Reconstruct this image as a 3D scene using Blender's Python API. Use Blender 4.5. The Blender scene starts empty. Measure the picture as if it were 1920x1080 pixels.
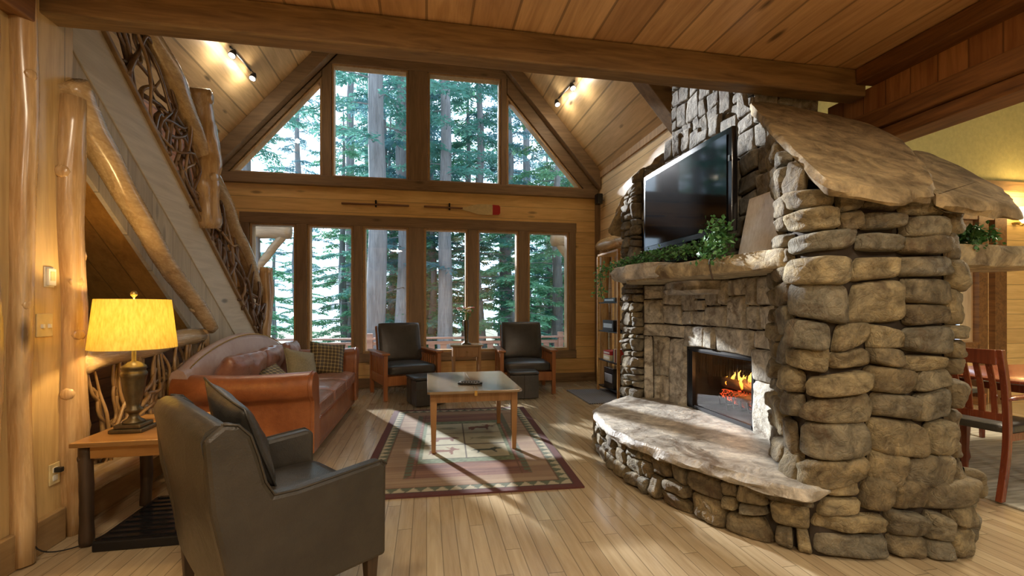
import bpy, bmesh, math, random
from math import sin, cos, pi, radians, sqrt, atan2
from mathutils import Vector, Matrix, noise

# ------------------------------------------------------------------ camera, world, light, exposure
S = bpy.context.scene
COL = S.collection
YAW = radians(10.66)
cam_d = bpy.data.cameras.new('camera'); cam = bpy.data.objects.new('camera', cam_d); COL.objects.link(cam)
cam.location = (0, 0, 1.3); cam.rotation_euler = (pi/2, 0, -YAW)
cam_d.sensor_width = 36; cam_d.lens = 850/1920*36; cam_d.shift_y = 35/1920
cam_d.clip_start = 0.05; cam_d.clip_end = 300
S.camera = cam
S.view_settings.view_transform = 'Standard'; S.view_settings.look = 'None'
S.view_settings.gamma = 1; S.view_settings.use_curve_mapping = False
S.view_settings.exposure = 0.0

w = bpy.data.worlds.new('sky'); S.world = w; w.use_nodes = True
bg = w.node_tree.nodes['Background']
bg.inputs['Color'].default_value = (0.62, 0.80, 1.0, 1); bg.inputs['Strength'].default_value = 3.4

def light(kind, name, loc, energy, color=(1, 1, 1), rot=(0, 0, 0), **kw):
    d = bpy.data.lights.new(name, kind); d.energy = energy; d.color = color
    for k, v in kw.items(): setattr(d, k, v)
    o = bpy.data.objects.new(name, d); COL.objects.link(o); o.location = loc; o.rotation_euler = rot
    return o
def aim(frm, to):
    return (Vector(to)-Vector(frm)).to_track_quat('-Z', 'Y').to_euler()

light('SUN', 'sun', (0, 20, 20), 14.0, (0.93, 0.96, 1.0), aim((0, 0, 0), (.46, -1, -.36)), angle=radians(1.6))
for nm, x, z, sx, sz in (('daylight_lower', -.1, 1.57, 5.3, 2.1), ('daylight_upper', -.1, 4.2, 3.6, 1.9)):
    o = light('AREA', nm, (x, 7.75, z), 1, rot=(-pi/2, 0, 0), shape='RECTANGLE', size=sx, size_y=sz)
    o.data.cycles.is_portal = True
WARM = (1.0, .84, .62)
# ceiling fixtures of the room behind the camera
for x, y, e in ((-.9, 1.2, 30), (1.3, .9, 30), (-.3, -1.6, 80), (2.2, -1.4, 70)):
    light('AREA', 'ceiling_lamp_light', (x, y, 2.99), e, WARM, (0, 0, 0), shape='DISK', size=.35)
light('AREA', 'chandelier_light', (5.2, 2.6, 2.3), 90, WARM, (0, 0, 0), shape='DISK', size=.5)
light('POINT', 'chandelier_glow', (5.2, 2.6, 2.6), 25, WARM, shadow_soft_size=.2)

# ------------------------------------------------------------------ object helpers
def tag(o, label=None, cat=None, group=None, kind=None):
    if label: o['label'] = label
    if cat: o['category'] = cat
    if group: o['group'] = group
    if kind: o['kind'] = kind
    return o
def thing(name, label, cat, loc=(0, 0, 0), rz=0, group=None):
    o = bpy.data.objects.new(name, None); COL.objects.link(o); o.empty_display_size = .1
    o.location = loc; o.rotation_euler = (0, 0, rz)
    return tag(o, label, cat, group)
def copy_tree(o, parent=None):
    c = o.copy(); COL.objects.link(c)
    if parent: c.parent = parent
    for ch in list(o.children): copy_tree(ch, c)
    return c

class MB:
    def __init__(s): s.v = []; s.f = []
    def add(s, vs, fs):
        b = len(s.v); s.v += [tuple(p) for p in vs]; s.f += [tuple(b+i for i in f) for f in fs]; return s
    def box(s, x0, x1, y0, y1, z0, z1, M=None):
        p = [Vector((x, y, z)) for x in (x0, x1) for y in (y0, y1) for z in (z0, z1)]
        if M: p = [M @ q for q in p]
        return s.add(p, [(0, 1, 3, 2), (4, 6, 7, 5), (0, 4, 5, 1), (2, 3, 7, 6), (0, 2, 6, 4), (1, 5, 7, 3)])
    def loft(s, rings, caps=True, close=False):
        n = len(rings[0]); vs = [p for r in rings for p in r]; fs = []
        m = len(rings)
        for i in range(m if close else m-1):
            j = (i+1) % m
            for k in range(n):
                l = (k+1) % n
                fs.append((i*n+k, i*n+l, j*n+l, j*n+k))
        if caps and not close:
            fs.append(tuple(reversed(range(n)))); fs.append(tuple((m-1)*n+k for k in range(n)))
        return s.add(vs, fs)
    def tube(s, pts, r, n=8, caps=True, rough=0, seed=0):
        pts = [Vector(p) for p in pts]; rings = []
        ref = None
        for i, p in enumerate(pts):
            t = (pts[min(i+1, len(pts)-1)]-pts[max(i-1, 0)]).normalized()
            if ref is None: ref = Vector((0, 0, 1)) if abs(t.z) < .9 else Vector((1, 0, 0))
            u = (ref - t*ref.dot(t)).normalized(); v = t.cross(u); ref = u
            rr = r[i] if isinstance(r, (list, tuple)) else r
            ring = []
            for k in range(n):
                a = 2*pi*k/n; q = rr
                if rough: q = rr*(1+rough*noise.noise(Vector((p.x*3+cos(a)*1.3+seed, p.y*3+sin(a)*1.3, p.z*3))))
                ring.append(p+u*cos(a)*q+v*sin(a)*q)
            rings.append(ring)
        return s.loft(rings, caps)
    def lathe(s, prof, n=24, c=(0, 0)):
        return s.loft([[(c[0]+r*cos(2*pi*k/n), c[1]+r*sin(2*pi*k/n), z) for k in range(n)] for r, z in prof])
    def prism(s, poly, f0, f1):
        """poly in 2D, f0/f1 map (a,b)->3D for the two caps"""
        n = len(poly)
        return s.add([f0(*p) for p in poly]+[f1(*p) for p in poly],
                     [tuple(reversed(range(n))), tuple(range(n, 2*n))]+[(i, (i+1) % n, n+(i+1) % n, n+i) for i in range(n)])
    def rbox(s, hx, hy, hz, r, n=8, c=(0, 0, 0), M=None, fn=None):
        for ax in range(3):
            for sg in (-1, 1):
                vs = []; fs = []
                for i in range(n+1):
                    for j in range(n+1):
                        q = [0, 0, 0]; q[ax] = sg; q[(ax+1) % 3] = -1+2*i/n; q[(ax+2) % 3] = -1+2*j/n
                        q = Vector((q[0]*hx, q[1]*hy, q[2]*hz))
                        e = Vector([max(-(h-r), min(h-r, t)) for h, t in zip((hx, hy, hz), q)])
                        d = q-e
                        if d.length > 1e-9: q = e+d.normalized()*r
                        if fn: q = fn(q)
                        if M: q = M @ q
                        vs.append(q+Vector(c))
                for i in range(n):
                    for j in range(n):
                        a = i*(n+1)+j; f = (a, a+n+1, a+n+2, a+1)
                        fs.append(f if sg > 0 else tuple(reversed(f)))
                s.add(vs, fs)
        return s
    def pillow(s, hx, hy, t, n=12, M=None, wr=.01, seed=0, pinch=.08):
        """cushion lying in local xy, thickness t"""
        for sg in (1, -1):
            vs = []; fs = []
            for i in range(n+1):
                for j in range(n+1):
                    a = -1+2*i/n; b = -1+2*j/n
                    hgt = t*((1-abs(a)**2.6)*(1-abs(b)**2.6))**.55 if abs(a) < 1 and abs(b) < 1 else 0
                    x = a*hx*(1-pinch*(1-b*b)); y = b*hy*(1-pinch*(1-a*a))
                    hgt += wr*noise.noise(Vector((x*9+seed, y*9, sg*3)))*(1-a*a)*(1-b*b)*2
                    q = Vector((x, y, sg*hgt))
                    vs.append(M @ q if M else q)
            for i in range(n):
                for j in range(n):
                    a = i*(n+1)+j; f = (a, a+n+1, a+n+2, a+1)
                    fs.append(f if sg > 0 else tuple(reversed(f)))
            s.add(vs, fs)
        return s
    def quad(s, a, b, c, d): return s.add([a, b, c, d], [(0, 1, 2, 3)])
    def build(s, name, mat, parent=None, smooth=False, bevel=0, merge=False, sub=0, auto=None):
        me = bpy.data.meshes.new(name); me.from_pydata(s.v, [], s.f); me.update()
        if merge or smooth or bevel:
            bm = bmesh.new(); bm.from_mesh(me); bmesh.ops.remove_doubles(bm, verts=bm.verts, dist=1e-5)
            bmesh.ops.recalc_face_normals(bm, faces=bm.faces); bm.to_mesh(me); bm.free()
        if mat: me.materials.append(mat)
        if smooth or auto:
            for p in me.polygons: p.use_smooth = True
        if auto: me.set_sharp_from_angle(angle=radians(auto))
        o = bpy.data.objects.new(name, me); COL.objects.link(o)
        if parent: o.parent = parent
        if bevel:
            m = o.modifiers.new('b', 'BEVEL'); m.width = bevel; m.segments = 2; m.limit_method = 'ANGLE'
        if sub:
            m = o.modifiers.new('s', 'SUBSURF'); m.levels = sub; m.render_levels = sub
        return o
def rotm(x=0, y=0, z=0, t=(0, 0, 0)):
    return Matrix.Translation(t) @ Matrix.Rotation(z, 4, 'Z') @ Matrix.Rotation(y, 4, 'Y') @ Matrix.Rotation(x, 4, 'X')
def curve(pts, n=6):
    """Catmull-Rom"""
    P = [Vector(p) for p in pts]; P = [P[0]*2-P[1]]+P+[P[-1]*2-P[-2]]; out = []
    for i in range(1, len(P)-2):
        for k in range(n):
            t = k/n
            out.append(.5*((2*P[i])+(P[i+1]-P[i-1])*t+(2*P[i-1]-5*P[i]+4*P[i+1]-P[i+2])*t*t+(3*P[i]-P[i-1]-3*P[i+1]+P[i+2])*t**3))
    out.append(P[-2]); return out

# ------------------------------------------------------------------ materials
class NT:
    def __init__(s, name):
        s.m = bpy.data.materials.new(name); s.m.use_nodes = True; s.t = s.m.node_tree
        s.b = s.t.nodes['Principled BSDF']; s.out = s.t.nodes['Material Output']
    def n(s, typ, ins=None, **kw):
        o = s.t.nodes.new('ShaderNode'+typ)
        for k, v in kw.items(): setattr(o, k, v)
        for k, v in (ins or {}).items(): s.set(o.inputs[k], v)
        return o
    def set(s, sock, v):
        if isinstance(v, bpy.types.NodeSocket): s.t.links.new(v, sock)
        else: sock.default_value = v
    def ma(s, op, a, b=0, c=0):
        o = s.n('Math', operation=op)
        for i, v in enumerate((a, b, c)): s.set(o.inputs[i], v)
        return o.outputs[0]
    def mix(s, f, a, b, blend='MIX'):
        o = s.n('Mix', data_type='RGBA', blend_type=blend)
        for i, v in ((0, f), (6, a), (7, b)):
            if isinstance(v, tuple) and len(v) == 3: v = v+(1,)
            s.set(o.inputs[i], v)
        return o.outputs[2]
    def noise(s, vec, scale, detail=4, rough=.55, dist=0):
        return s.n('TexNoise', {'Vector': vec, 'Scale': scale, 'Detail': detail, 'Roughness': rough, 'Distortion': dist}).outputs['Fac']
    def ramp(s, f, stops):
        o = s.n('ValToRGB', {0: f}); e = o.color_ramp.elements
        while len(e) < len(stops): e.new(.5)
        for q, (p, c) in zip(e, stops): q.position = p; q.color = tuple(c)+(1,)
        return o.outputs[0]
    def xyz(s):
        tc = s.n('TexCoord').outputs['Object']; sp = s.n('SeparateXYZ', {0: tc})
        return tc, sp.outputs
    def vec(s, a, b, c):
        return s.n('CombineXYZ', {0: a, 1: b, 2: c}).outputs[0]
    def fin(s, color, rough=.5, bump=None, bs=.3, bd=.01, **kw):
        if isinstance(color, tuple) and len(color) == 3: color = color+(1,)
        s.set(s.b.inputs['Base Color'], color); s.set(s.b.inputs['Roughness'], rough)
        if bump is not None:
            s.set(s.b.inputs['Normal'], s.n('Bump', {'Height': bump, 'Strength': bs, 'Distance': bd}).outputs[0])
        for k, v in kw.items(): s.set(s.b.inputs[k.replace('_', ' ')], v)
        return s.m

def wood(name, light_c, dark_c, plank=0, along=1, across=0, groove=.05, rough=.45, knots=1, seg=0, grain=1.0, var=.3, coat=0.0, gd=.4):
    N = NT(name); tc, X = N.xyz()
    third = 3-along-across
    l, a, t = X[along], X[across], X[third]
    col_f = None; h = None
    if plank:
        q = N.ma('DIVIDE', a, plank); idx = N.ma('FLOOR', q); fr = N.ma('FRACT', q)
        wn = N.n('TexWhiteNoise', {'W': idx}, noise_dimensions='1D').outputs['Value']
        edge = N.ma('MINIMUM', fr, N.ma('SUBTRACT', 1, fr))
        if seg:
            sq = N.ma('ADD', N.ma('DIVIDE', l, seg), N.ma('MULTIPLY', wn, 7)); sidx = N.ma('FLOOR', sq); sf = N.ma('FRACT', sq)
            wn = N.n('TexWhiteNoise', {'Vector': N.vec(idx, sidx, 0)}, noise_dimensions='3D').outputs['Value']
            e2 = N.ma('MULTIPLY', N.ma('MINIMUM', sf, N.ma('SUBTRACT', 1, sf)), seg/plank)
            edge = N.ma('MINIMUM', edge, e2)
        off = N.ma('MULTIPLY', wn, 13)
        gl = N.ma('GREATER_THAN', groove, edge)
        h = N.ma('MULTIPLY', gl, -1)
    else:
        wn = .5; off = 0.0; gl = None
    lv = N.ma('ADD', l, off)
    v = N.vec(N.ma('MULTIPLY', lv, .9), N.ma('MULTIPLY', a, 9), N.ma('ADD', N.ma('MULTIPLY', t, 9), off))
    g = N.noise(v, 1.6*grain, 5, .6, .9)
    v2 = N.vec(N.ma('MULTIPLY', lv, 2), N.ma('MULTIPLY', a, 40), N.ma('MULTIPLY', t, 40))
    g2 = N.noise(v2, 2*grain, 3, .6)
    f = N.ma('ADD', N.ma('MULTIPLY', g, .75), N.ma('MULTIPLY', g2, .25))
    c = N.ramp(f, [(.33, dark_c), (.62, light_c)])
    if plank:
        k = N.ma('ADD', 1-var, N.ma('MULTIPLY', wn, 2*var*.85))
        kk = N.n('CombineColor', {0: k, 1: N.ma('POWER', k, 1.25), 2: N.ma('POWER', k, 1.4)}).outputs[0]
        c = N.mix(1.0, c, kk, 'MULTIPLY')
    if knots:
        kv = N.vec(N.ma('MULTIPLY', lv, 1.7), N.ma('ADD', N.ma('MULTIPLY', a, 5.5), off), N.ma('MULTIPLY', t, 5.5))
        vo = N.n('TexVoronoi', {'Vector': kv, 'Scale': 1.0, 'Randomness': 1.0}, feature='F1')
        dd = N.ma('ADD', vo.outputs['Distance'], N.ma('MULTIPLY', g2, .06))
        km = N.n('MapRange', {0: dd, 1: .10, 2: .20, 3: 1, 4: 0}).outputs[0]
        # only some of the cells carry a knot
        sel = N.ma('GREATER_THAN', N.n('SeparateColor', {0: vo.outputs['Color']}).outputs[0], .55)
        km = N.ma('MULTIPLY', N.ma('MULTIPLY', km, sel), .75*knots)
        c = N.mix(km, c, tuple(x*.28 for x in dark_c))
    if gl is not None:
        c = N.mix(N.ma('MULTIPLY', gl, 1-gd), c, tuple(x*.25 for x in dark_c))
    bump = N.ma('MULTIPLY', f, .25)
    if h is not None: bump = N.ma('ADD', bump, h)
    r = N.ma('ADD', rough-.08, N.ma('MULTIPLY', g2, .16))
    return N.fin(c, r, bump, .35, .004, Coat_Weight=coat, Coat_Roughness=.2)

def stone(name, stops, scale=1.0, island=True, rough=.72, bs=.9, bd=.035):
    N = NT(name); tc, X = N.xyz()
    n1 = N.noise(tc, 2.2*scale, 6, .6, .4); n2 = N.noise(tc, 11*scale, 8, .72, .6); n3 = N.noise(tc, 45*scale, 5, .7)
    if island:
        ri = N.n('NewGeometry').outputs['Random Per Island']
        f = N.ma('ADD', N.ma('MULTIPLY', ri, .62), N.ma('MULTIPLY', n1, .38))
    else: f = n1
    c = N.ramp(f, stops)
    c = N.mix(1.0, c, N.ramp(n2, [(.32, (.30, .26, .21)), (.5, (.88, .86, .82)), (.68, (1.55, 1.5, 1.38))]), 'MULTIPLY')
    st = N.n('MapRange', {0: N.noise(tc, 3.6*scale, 5, .7, .8), 1: .54, 2: .66, 3: 0, 4: .8}).outputs[0]
    c = N.mix(st, c, (.10, .062, .03))
    cr = N.n('TexVoronoi', {'Vector': N.n('VectorMath', {0: tc, 1: N.n('TexNoise', {'Vector': tc, 'Scale': 5.0}).outputs['Color']}, operation='ADD').outputs[0], 'Scale': 7*scale}, feature='DISTANCE_TO_EDGE').outputs['Distance']
    b = N.ma('ADD', N.ma('ADD', n2, N.ma('MULTIPLY', n3, .4)), N.ma('MULTIPLY', N.ma('MINIMUM', cr, .10), 1.1))
    return N.fin(c, rough, b, bs, bd)

def plain(name, c, rough=.5, metal=0, nz=.12, scale=20, bump=.1, **kw):
    N = NT(name); tc, X = N.xyz(); n = N.noise(tc, scale, 4)
    k = N.ramp(n, [(.25, tuple(x*(1-nz) for x in c)), (.75, tuple(min(1, x*(1+nz)) for x in c))])
    return N.fin(k, rough, n, bump, .003, Metallic=metal, **kw)

def leather(name, c1, c2, rough=.38, coat=.15):
    N = NT(name); tc, X = N.xyz()
    n1 = N.noise(tc, 3.2, 5, .6, .5); n2 = N.noise(tc, 22, 4, .7)
    f = N.ma('ADD', N.ma('MULTIPLY', n1, .7), N.ma('MULTIPLY', n2, .3))
    c = N.ramp(f, [(.32, c2), (.62, c1)])
    v = N.n('TexVoronoi', {'Vector': tc, 'Scale': 160}).outputs['Distance']
    b = N.ma('ADD', N.ma('MULTIPLY', v, .15), N.noise(tc, 7, 4, .6, 1.2))
    return N.fin(c, N.ma('ADD', rough-.1, N.ma('MULTIPLY', n2, .2)), b, .35, .012, Coat_Weight=coat, Coat_Roughness=.25)

def emis(name, c, s):
    N = NT(name); return N.fin((0, 0, 0), .5, Emission_Color=c+(1,), Emission_Strength=s)

M = {}
M['floor'] = wood('floor_maple', (.50, .395, .245), (.36, .27, .155), .083, 1, 0, .028, .22, .5, seg=1.1, var=.13, coat=.7)
M['ceil_flat'] = wood('ceiling_pine', (.62, .385, .19), (.40, .225, .098), .27, 1, 0, .03, .42, 1.3, var=.2, coat=.1)
M['ceil_slope'] = wood('roof_pine', (.76, .53, .27), (.55, .36, .165), .24, 1, 0, .03, .42, 1.3, var=.16, coat=.1)
M['back_pine'] = wood('back_wall_pine', (.82, .55, .22), (.62, .38, .13), .2, 0, 2, .02, .42, 1, var=.12, coat=.1)
M['right_pine'] = wood('right_wall_pine', (.82, .62, .34), (.62, .44, .21), .2, 1, 2, .03, .45, 1, var=.12)
M['left_pine'] = wood('left_wall_pine', (.62, .44, .20), (.44, .29, .12), .3, 2, 1, .012, .35, .6, var=.12, coat=.2)
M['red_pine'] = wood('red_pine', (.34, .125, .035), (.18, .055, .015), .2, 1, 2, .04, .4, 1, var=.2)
M['header_pine'] = wood('header_pine', (.40, .18, .06), (.22, .085, .026), .17, 2, 1, .025, .4, 1, var=.2)
M['beam'] = wood('beam_wood', (.25, .155, .065), (.105, .06, .024), 0, 0, 1, rough=.6, knots=1, grain=1.3)
M['beam_y'] = wood('beam_wood_y', (.22, .095, .026), (.08, .03, .009), 0, 1, 0, rough=.55, knots=1, grain=1.3)
M['trim_x'] = wood('trim_wood_x', (.27, .175, .09), (.16, .10, .05), 0, 0, 1, rough=.5, knots=.8)
M['trim_z'] = wood('trim_wood_z', (.27, .175, .09), (.16, .10, .05), 0, 2, 1, rough=.5, knots=.8)
M['jamb'] = wood('jamb_wood', (.50, .32, .15), (.34, .20, .085), 0, 2, 1, rough=.5, knots=0)
M['stringer'] = wood('stringer_wood', (.70, .61, .45), (.54, .46, .32), 0, 1, 2, rough=.5, knots=1)
M['panel'] = wood('stair_panel_wood', (.56, .46, .30), (.40, .32, .20), .3, 2, 1, .012, .5, .6, var=.08)
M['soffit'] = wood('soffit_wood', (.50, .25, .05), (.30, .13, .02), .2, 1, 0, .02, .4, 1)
M['base'] = wood('baseboard_wood', (.34, .22, .10), (.20, .12, .05), 0, 1, 2, rough=.5, knots=.5)
M['log'] = wood('peeled_log', (.58, .39, .19), (.34, .19, .075), 0, 2, 0, rough=.26, knots=1.2, grain=1.2, coat=.5)
M['log_y'] = wood('peeled_log_y', (.60, .44, .24), (.36, .23, .10), 0, 1, 0, rough=.26, knots=1.2, grain=1.2, coat=.5)
M['twig'] = wood('twig_wood', (.20, .115, .055), (.07, .035, .015), 0, 2, 0, rough=.35, knots=0, grain=2, coat=.4)
M['twig_pale'] = wood('twig_pale_wood', (.40, .25, .11), (.18, .10, .04), 0, 2, 0, rough=.35, knots=0, grain=2, coat=.4)
M['stone'] = stone('fieldstone', [(.0, (.11, .075, .035)), (.2, (.21, .16, .08)), (.4, (.20, .185, .14)), (.6, (.31, .255, .145)), (.8, (.15, .115, .065)), (1, (.30, .265, .185))])
M['stone_cut'] = stone('cut_stone', [(.0, (.36, .335, .275)), (.5, (.47, .445, .38)), (1, (.57, .54, .47))], bs=.8, bd=.02)
M['stone_chimney'] = stone('chimney_stone', [(.0, (.17, .155, .125)), (.5, (.24, .22, .18)), (1, (.31, .285, .24))], bs=.8, bd=.02)
M['slab'] = stone('slab_stone', [(.2, (.36, .34, .30)), (.5, (.48, .46, .42)), (.8, (.42, .40, .36))], .6, False, .5, .7, .02)
M['cap'] = stone('cap_stone', [(.2, (.22, .165, .085)), (.5, (.31, .24, .135)), (.8, (.27, .215, .135))], .6, False, .75, .45, .02)
M['mantel'] = stone('mantel_stone', [(.2, (.30, .24, .14)), (.5, (.40, .335, .21)), (.8, (.35, .31, .22))], .8, False, .75, .5, .02)
M['mortar'] = plain('mortar', (.035, .026, .018), .95)
M['black_metal'] = plain('black_metal', (.02, .02, .022), .35, .6)
M['dark_gap'] = plain('firebox_black', (.03, .028, .026), .8)
M['plastic'] = plain('black_plastic', (.008, .008, .010), .12, 0, coat=None) if False else plain('black_plastic', (.010, .010, .012), .15)
M['screen'] = plain('tv_screen', (.004, .005, .006), .06, bump=0)
M['steel'] = plain('steel', (.5, .5, .5), .3, .9)
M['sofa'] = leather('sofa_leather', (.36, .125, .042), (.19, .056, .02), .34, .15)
M['sofa_back_sheen'] = leather('sofa_back_sheen_leather', (.52, .39, .34), (.40, .26, .21), .36, .35)  # same sofa leather, paled so its whitish sheen sits in the colour
M['sofa_seat'] = leather('sofa_seat_leather', (.37, .18, .12), (.22, .09, .055), .3, .4)  # cushion leather lightened, its sheen partly painted into the base colour
M['armchair'] = leather('taupe_leather', (.043, .035, .025), (.021, .017, .012), .42, .12)
M['dark_leather'] = leather('dark_leather', (.055, .05, .042), (.025, .023, .02), .36, .2)
M['mission'] = wood('mission_oak', (.42, .16, .045), (.24, .075, .02), 0, 2, 0, rough=.35, knots=0, coat=.2)
M['table_top'] = wood('coffee_table_wood', (.27, .195, .115), (.17, .115, .06), 0, 0, 1, rough=.2, knots=0, coat=.4)
M['table_leg'] = wood('coffee_table_leg', (.36, .19, .075), (.22, .105, .035), 0, 2, 0, rough=.35, knots=0, coat=.2)
M['end_top'] = wood('end_table_wood', (.60, .34, .11), (.42, .20, .055), .11, 0, 1, .008, .3, .3, coat=.3)
M['bark'] = wood('bark_leg', (.07, .04, .02), (.025, .015, .008), 0, 2, 0, rough=.5, knots=0)
M['cherry'] = wood('cherry_wood', (.22, .052, .02), (.11, .022, .01), 0, 2, 0, rough=.25, knots=0, coat=.4)
M['bronze'] = plain('lamp_bronze', (.11, .085, .045), .35, .7, .3, 30)
M['brass'] = plain('brass', (.45, .33, .12), .3, .9)
M['ivory'] = plain('ivory_plate', (.62, .50, .26), .4)
M['white'] = plain('white_plastic', (.75, .72, .62), .4)
M['sage'] = plain('sage_fabric', (.27, .225, .12), .6, nz=.2, scale=60)
M['plaster'] = plain('olive_plaster', (.50, .44, .17), .8)
M['leaf'] = plain('garland_leaf', (.075, .22, .07), .45, nz=.5, scale=25)
M['red'] = plain('red_paint', (.42, .02, .02), .4)
M['cable'] = plain('black_cable', (.01, .01, .01), .5)
M['blade'] = plain('paddle_blade', (.62, .50, .26), .35)
M['shaft'] = plain('paddle_shaft', (.22, .10, .04), .4)
M['deck_wood'] = wood('deck_wood', (.36, .22, .17), (.22, .12, .09), 0, 0, 2, rough=.6, knots=0)
M['ground'] = plain('forest_floor', (.16, .17, .10), .95, nz=.5, scale=.7)

def glass(name, rfl=.08, tint=(1, 1, 1)):
    N = NT(name)
    tr = N.n('BsdfTransparent', {0: tint+(1,)}); gl = N.n('BsdfGlossy', {0: (1, 1, 1, 1), 1: .02})
    fc = N.n('LayerWeight', {0: .5}).outputs['Facing']; fr = N.ma('ADD', rfl*.5, N.ma('MULTIPLY', N.ma('POWER', fc, 5), .6))
    mx = N.n('MixShader', {0: N.ma('MULTIPLY', fr, 1.0), 1: tr.outputs[0], 2: gl.outputs[0]})
    N.t.links.new(mx.outputs[0], N.out.inputs[0]); return N.m
M['glass'] = glass('window_glass')
M['fire_glass'] = glass('fire_glass', tint=(.9, .9, .9))

def shade_mat():
    N = NT('lamp_shade_linen'); tc, X = N.xyz()
    n = N.noise(N.vec(N.ma('MULTIPLY', X[0], 60), N.ma('MULTIPLY', X[1], 60), N.ma('MULTIPLY', X[2], 14)), 1.5, 4)
    c = N.ramp(n, [(.3, (.64, .52, .17)), (.7, (.88, .80, .38))])
    d = N.n('BsdfDiffuse', {0: c}); t = N.n('BsdfTranslucent', {0: c})
    mx = N.n('MixShader', {0: .62, 1: d.outputs[0], 2: t.outputs[0]})
    N.t.links.new(mx.outputs[0], N.out.inputs[0]); return N.m
M['shade'] = shade_mat()

def foliage_mat(name, a, b, tr=.45):
    N = NT(name); tc, X = N.xyz()
    ri = N.noise(tc, 1.1, 3)
    c = N.ramp(ri, [(.3, a), (.7, b)])
    d = N.n('BsdfDiffuse', {0: c}); t = N.n('BsdfTranslucent', {0: c})
    mx = N.n('MixShader', {0: tr, 1: d.outputs[0], 2: t.outputs[0]})
    N.t.links.new(mx.outputs[0], N.out.inputs[0]); return N.m
M['needle'] = [foliage_mat('needles_haze_teal', (.08, .24, .20), (.17, .40, .33)),  # needles coloured bluer and brighter in place of haze in the air
               foliage_mat('needles_green', (.10, .28, .17), (.22, .46, .28)),
               foliage_mat('needles_haze_blue', (.09, .21, .25), (.17, .35, .38))]
M['trunk'] = wood('tree_bark', (.22, .22, .225), (.10, .10, .105), 0, 2, 0, rough=.85, knots=0)

def pillow_pattern():
    N = NT('lattice_fabric'); tc, X = N.xyz()
    a = N.ma('SINE', N.ma('MULTIPLY', N.ma('ADD', X[0], X[1]), 75)); b = N.ma('SINE', N.ma('MULTIPLY', N.ma('SUBTRACT', X[0], X[1]), 75))
    f = N.ma('ABSOLUTE', N.ma('ADD', a, b)); m = N.ma('LESS_THAN', f, .38)
    c = N.mix(m, (.075, .05, .02), (.34, .26, .10))
    return N.fin(c, .55, N.noise(tc, 80), .3, .003)
M['lattice'] = pillow_pattern()

# ------------------------------------------------------------------ the room
BY = 7.58; RX = 2.96; LX = -3.10; EZ = 3.62; SL = 1.15; AX = -.07
def struct(name, mb, mat, **kw):
    o = mb.build(name, mat, **kw); o['kind'] = 'structure'; return o
trim_i = [0]
def trim(mb, mat, **kw):
    trim_i[0] += 1; return struct('trim_%d' % trim_i[0], mb, mat, **kw)

struct('floor', MB().box(-3.3, 7.6, -3.6, 7.7, -.12, 0), M['floor'])
struct('ceiling', MB().box(-2.15, 3.35, -3.5, 2.86, 3.065, 3.16), M['ceil_flat'])
# sloped roof: two sheets with thickness
def roofz(x): return EZ+SL*(RX-x) if x > AX else EZ+SL*(x-LX)
r = MB()
r.prism([(RX+.2, EZ-.23), (AX, roofz(AX+1e-6)), (LX-.2, EZ-.23), (LX-.2, EZ+.0), (AX, roofz(AX+1e-6)+.2), (RX+.2, EZ)], lambda a, b: (a, -.4, b), lambda a, b: (a, 7.75, b))
struct('ceiling_gable', r, M['ceil_slope'])
# gallery above the flat ceiling, closed off behind
struct('wall_loft', MB().box(LX, RX, -.5, -.4, 3.1, 7.2), M['back_pine'])

# back wall with openings
Wl = [(-2.655, -2.005), (-1.825, -1.154), (-.991, -.299), (-.034, .665), (.835, 1.529), (1.706, 2.419)]
Z0, Z1 = .56, 2.585
b = MB()
T0, T1 = BY, BY+.16
b.box(LX-.1, RX+.1, T0, T1, 0, Z0); b.box(LX-.1, RX+.1, T0, T1, Z1, 3.35)
xs = [LX-.1]+[q for p in Wl for q in p]+[RX+.1]
for i in range(0, len(xs), 2): b.box(xs[i], xs[i+1], T0, T1, Z0, Z1)
UP = [(-1.469, -.299), (.026, 1.225)]; ZU0, ZU1 = 3.35, 5.14
b.box(-1.62, -1.469, T0, T1, ZU0, 5.3); b.box(-.299, .026, T0, T1, ZU0, 5.3); b.box(1.225, 1.335, T0, T1, ZU0, 5.3)
b.prism([(-1.62, 5.14), (1.335, 5.14), (1.335, roofz(1.335)), (AX, roofz(AX+.001)), (-1.62, roofz(-1.62))], lambda a, z: (a, T0, z), lambda a, z: (a, T1, z))
for tri in ([(LX-.1, ZU0), (-2.938, ZU0+.005), (-1.62, 4.91), (-1.62, roofz(-1.62)), (LX-.1, roofz(LX)-.12)],
            [(RX+.1, ZU0), (RX+.1, EZ-.12), (1.335, roofz(1.335)), (1.335, 4.876), (2.675, ZU0+.005)]):
    b.prism(tri, lambda a, z: (a, T0, z), lambda a, z: (a, T1, z))
struct('wall_back', b, M['back_pine'])

# trims of the back wall
Y0 = BY-.045
trim(MB().box(-2.80, 2.56, Y0, BY, Z1, Z1+.165), M['trim_x'], bevel=.006)
trim(MB().box(LX, RX-.01, Y0-.05, BY, 3.19, ZU0-.005), M['trim_x'], bevel=.008)
trim(MB().box(-2.80, 2.56, Y0, BY, Z0-.15, Z0-.012), M['trim_x'], bevel=.006)
mx = [(-2.80, -2.655)]+[(Wl[i][1], Wl[i+1][0]) for i in range(5)]+[(2.419, 2.56)]
for x0, x1 in mx:
    trim(MB().box(x0+.012, x1-.012, Y0, BY, Z0-.01, Z1), M['trim_z'], bevel=.006)
for x0, x1, zt in ((-1.62, -1.469, 5.14), (-.299, .026, 5.14), (1.225, 1.335, 5.14)):
    trim(MB().box(x0+.01, x1-.01, Y0, BY, ZU0, zt), M['trim_z'], bevel=.006)
trim(MB().box(-1.62, 1.335, Y0, BY, 5.14, 5.34), M['trim_x'], bevel=.006)
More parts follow.
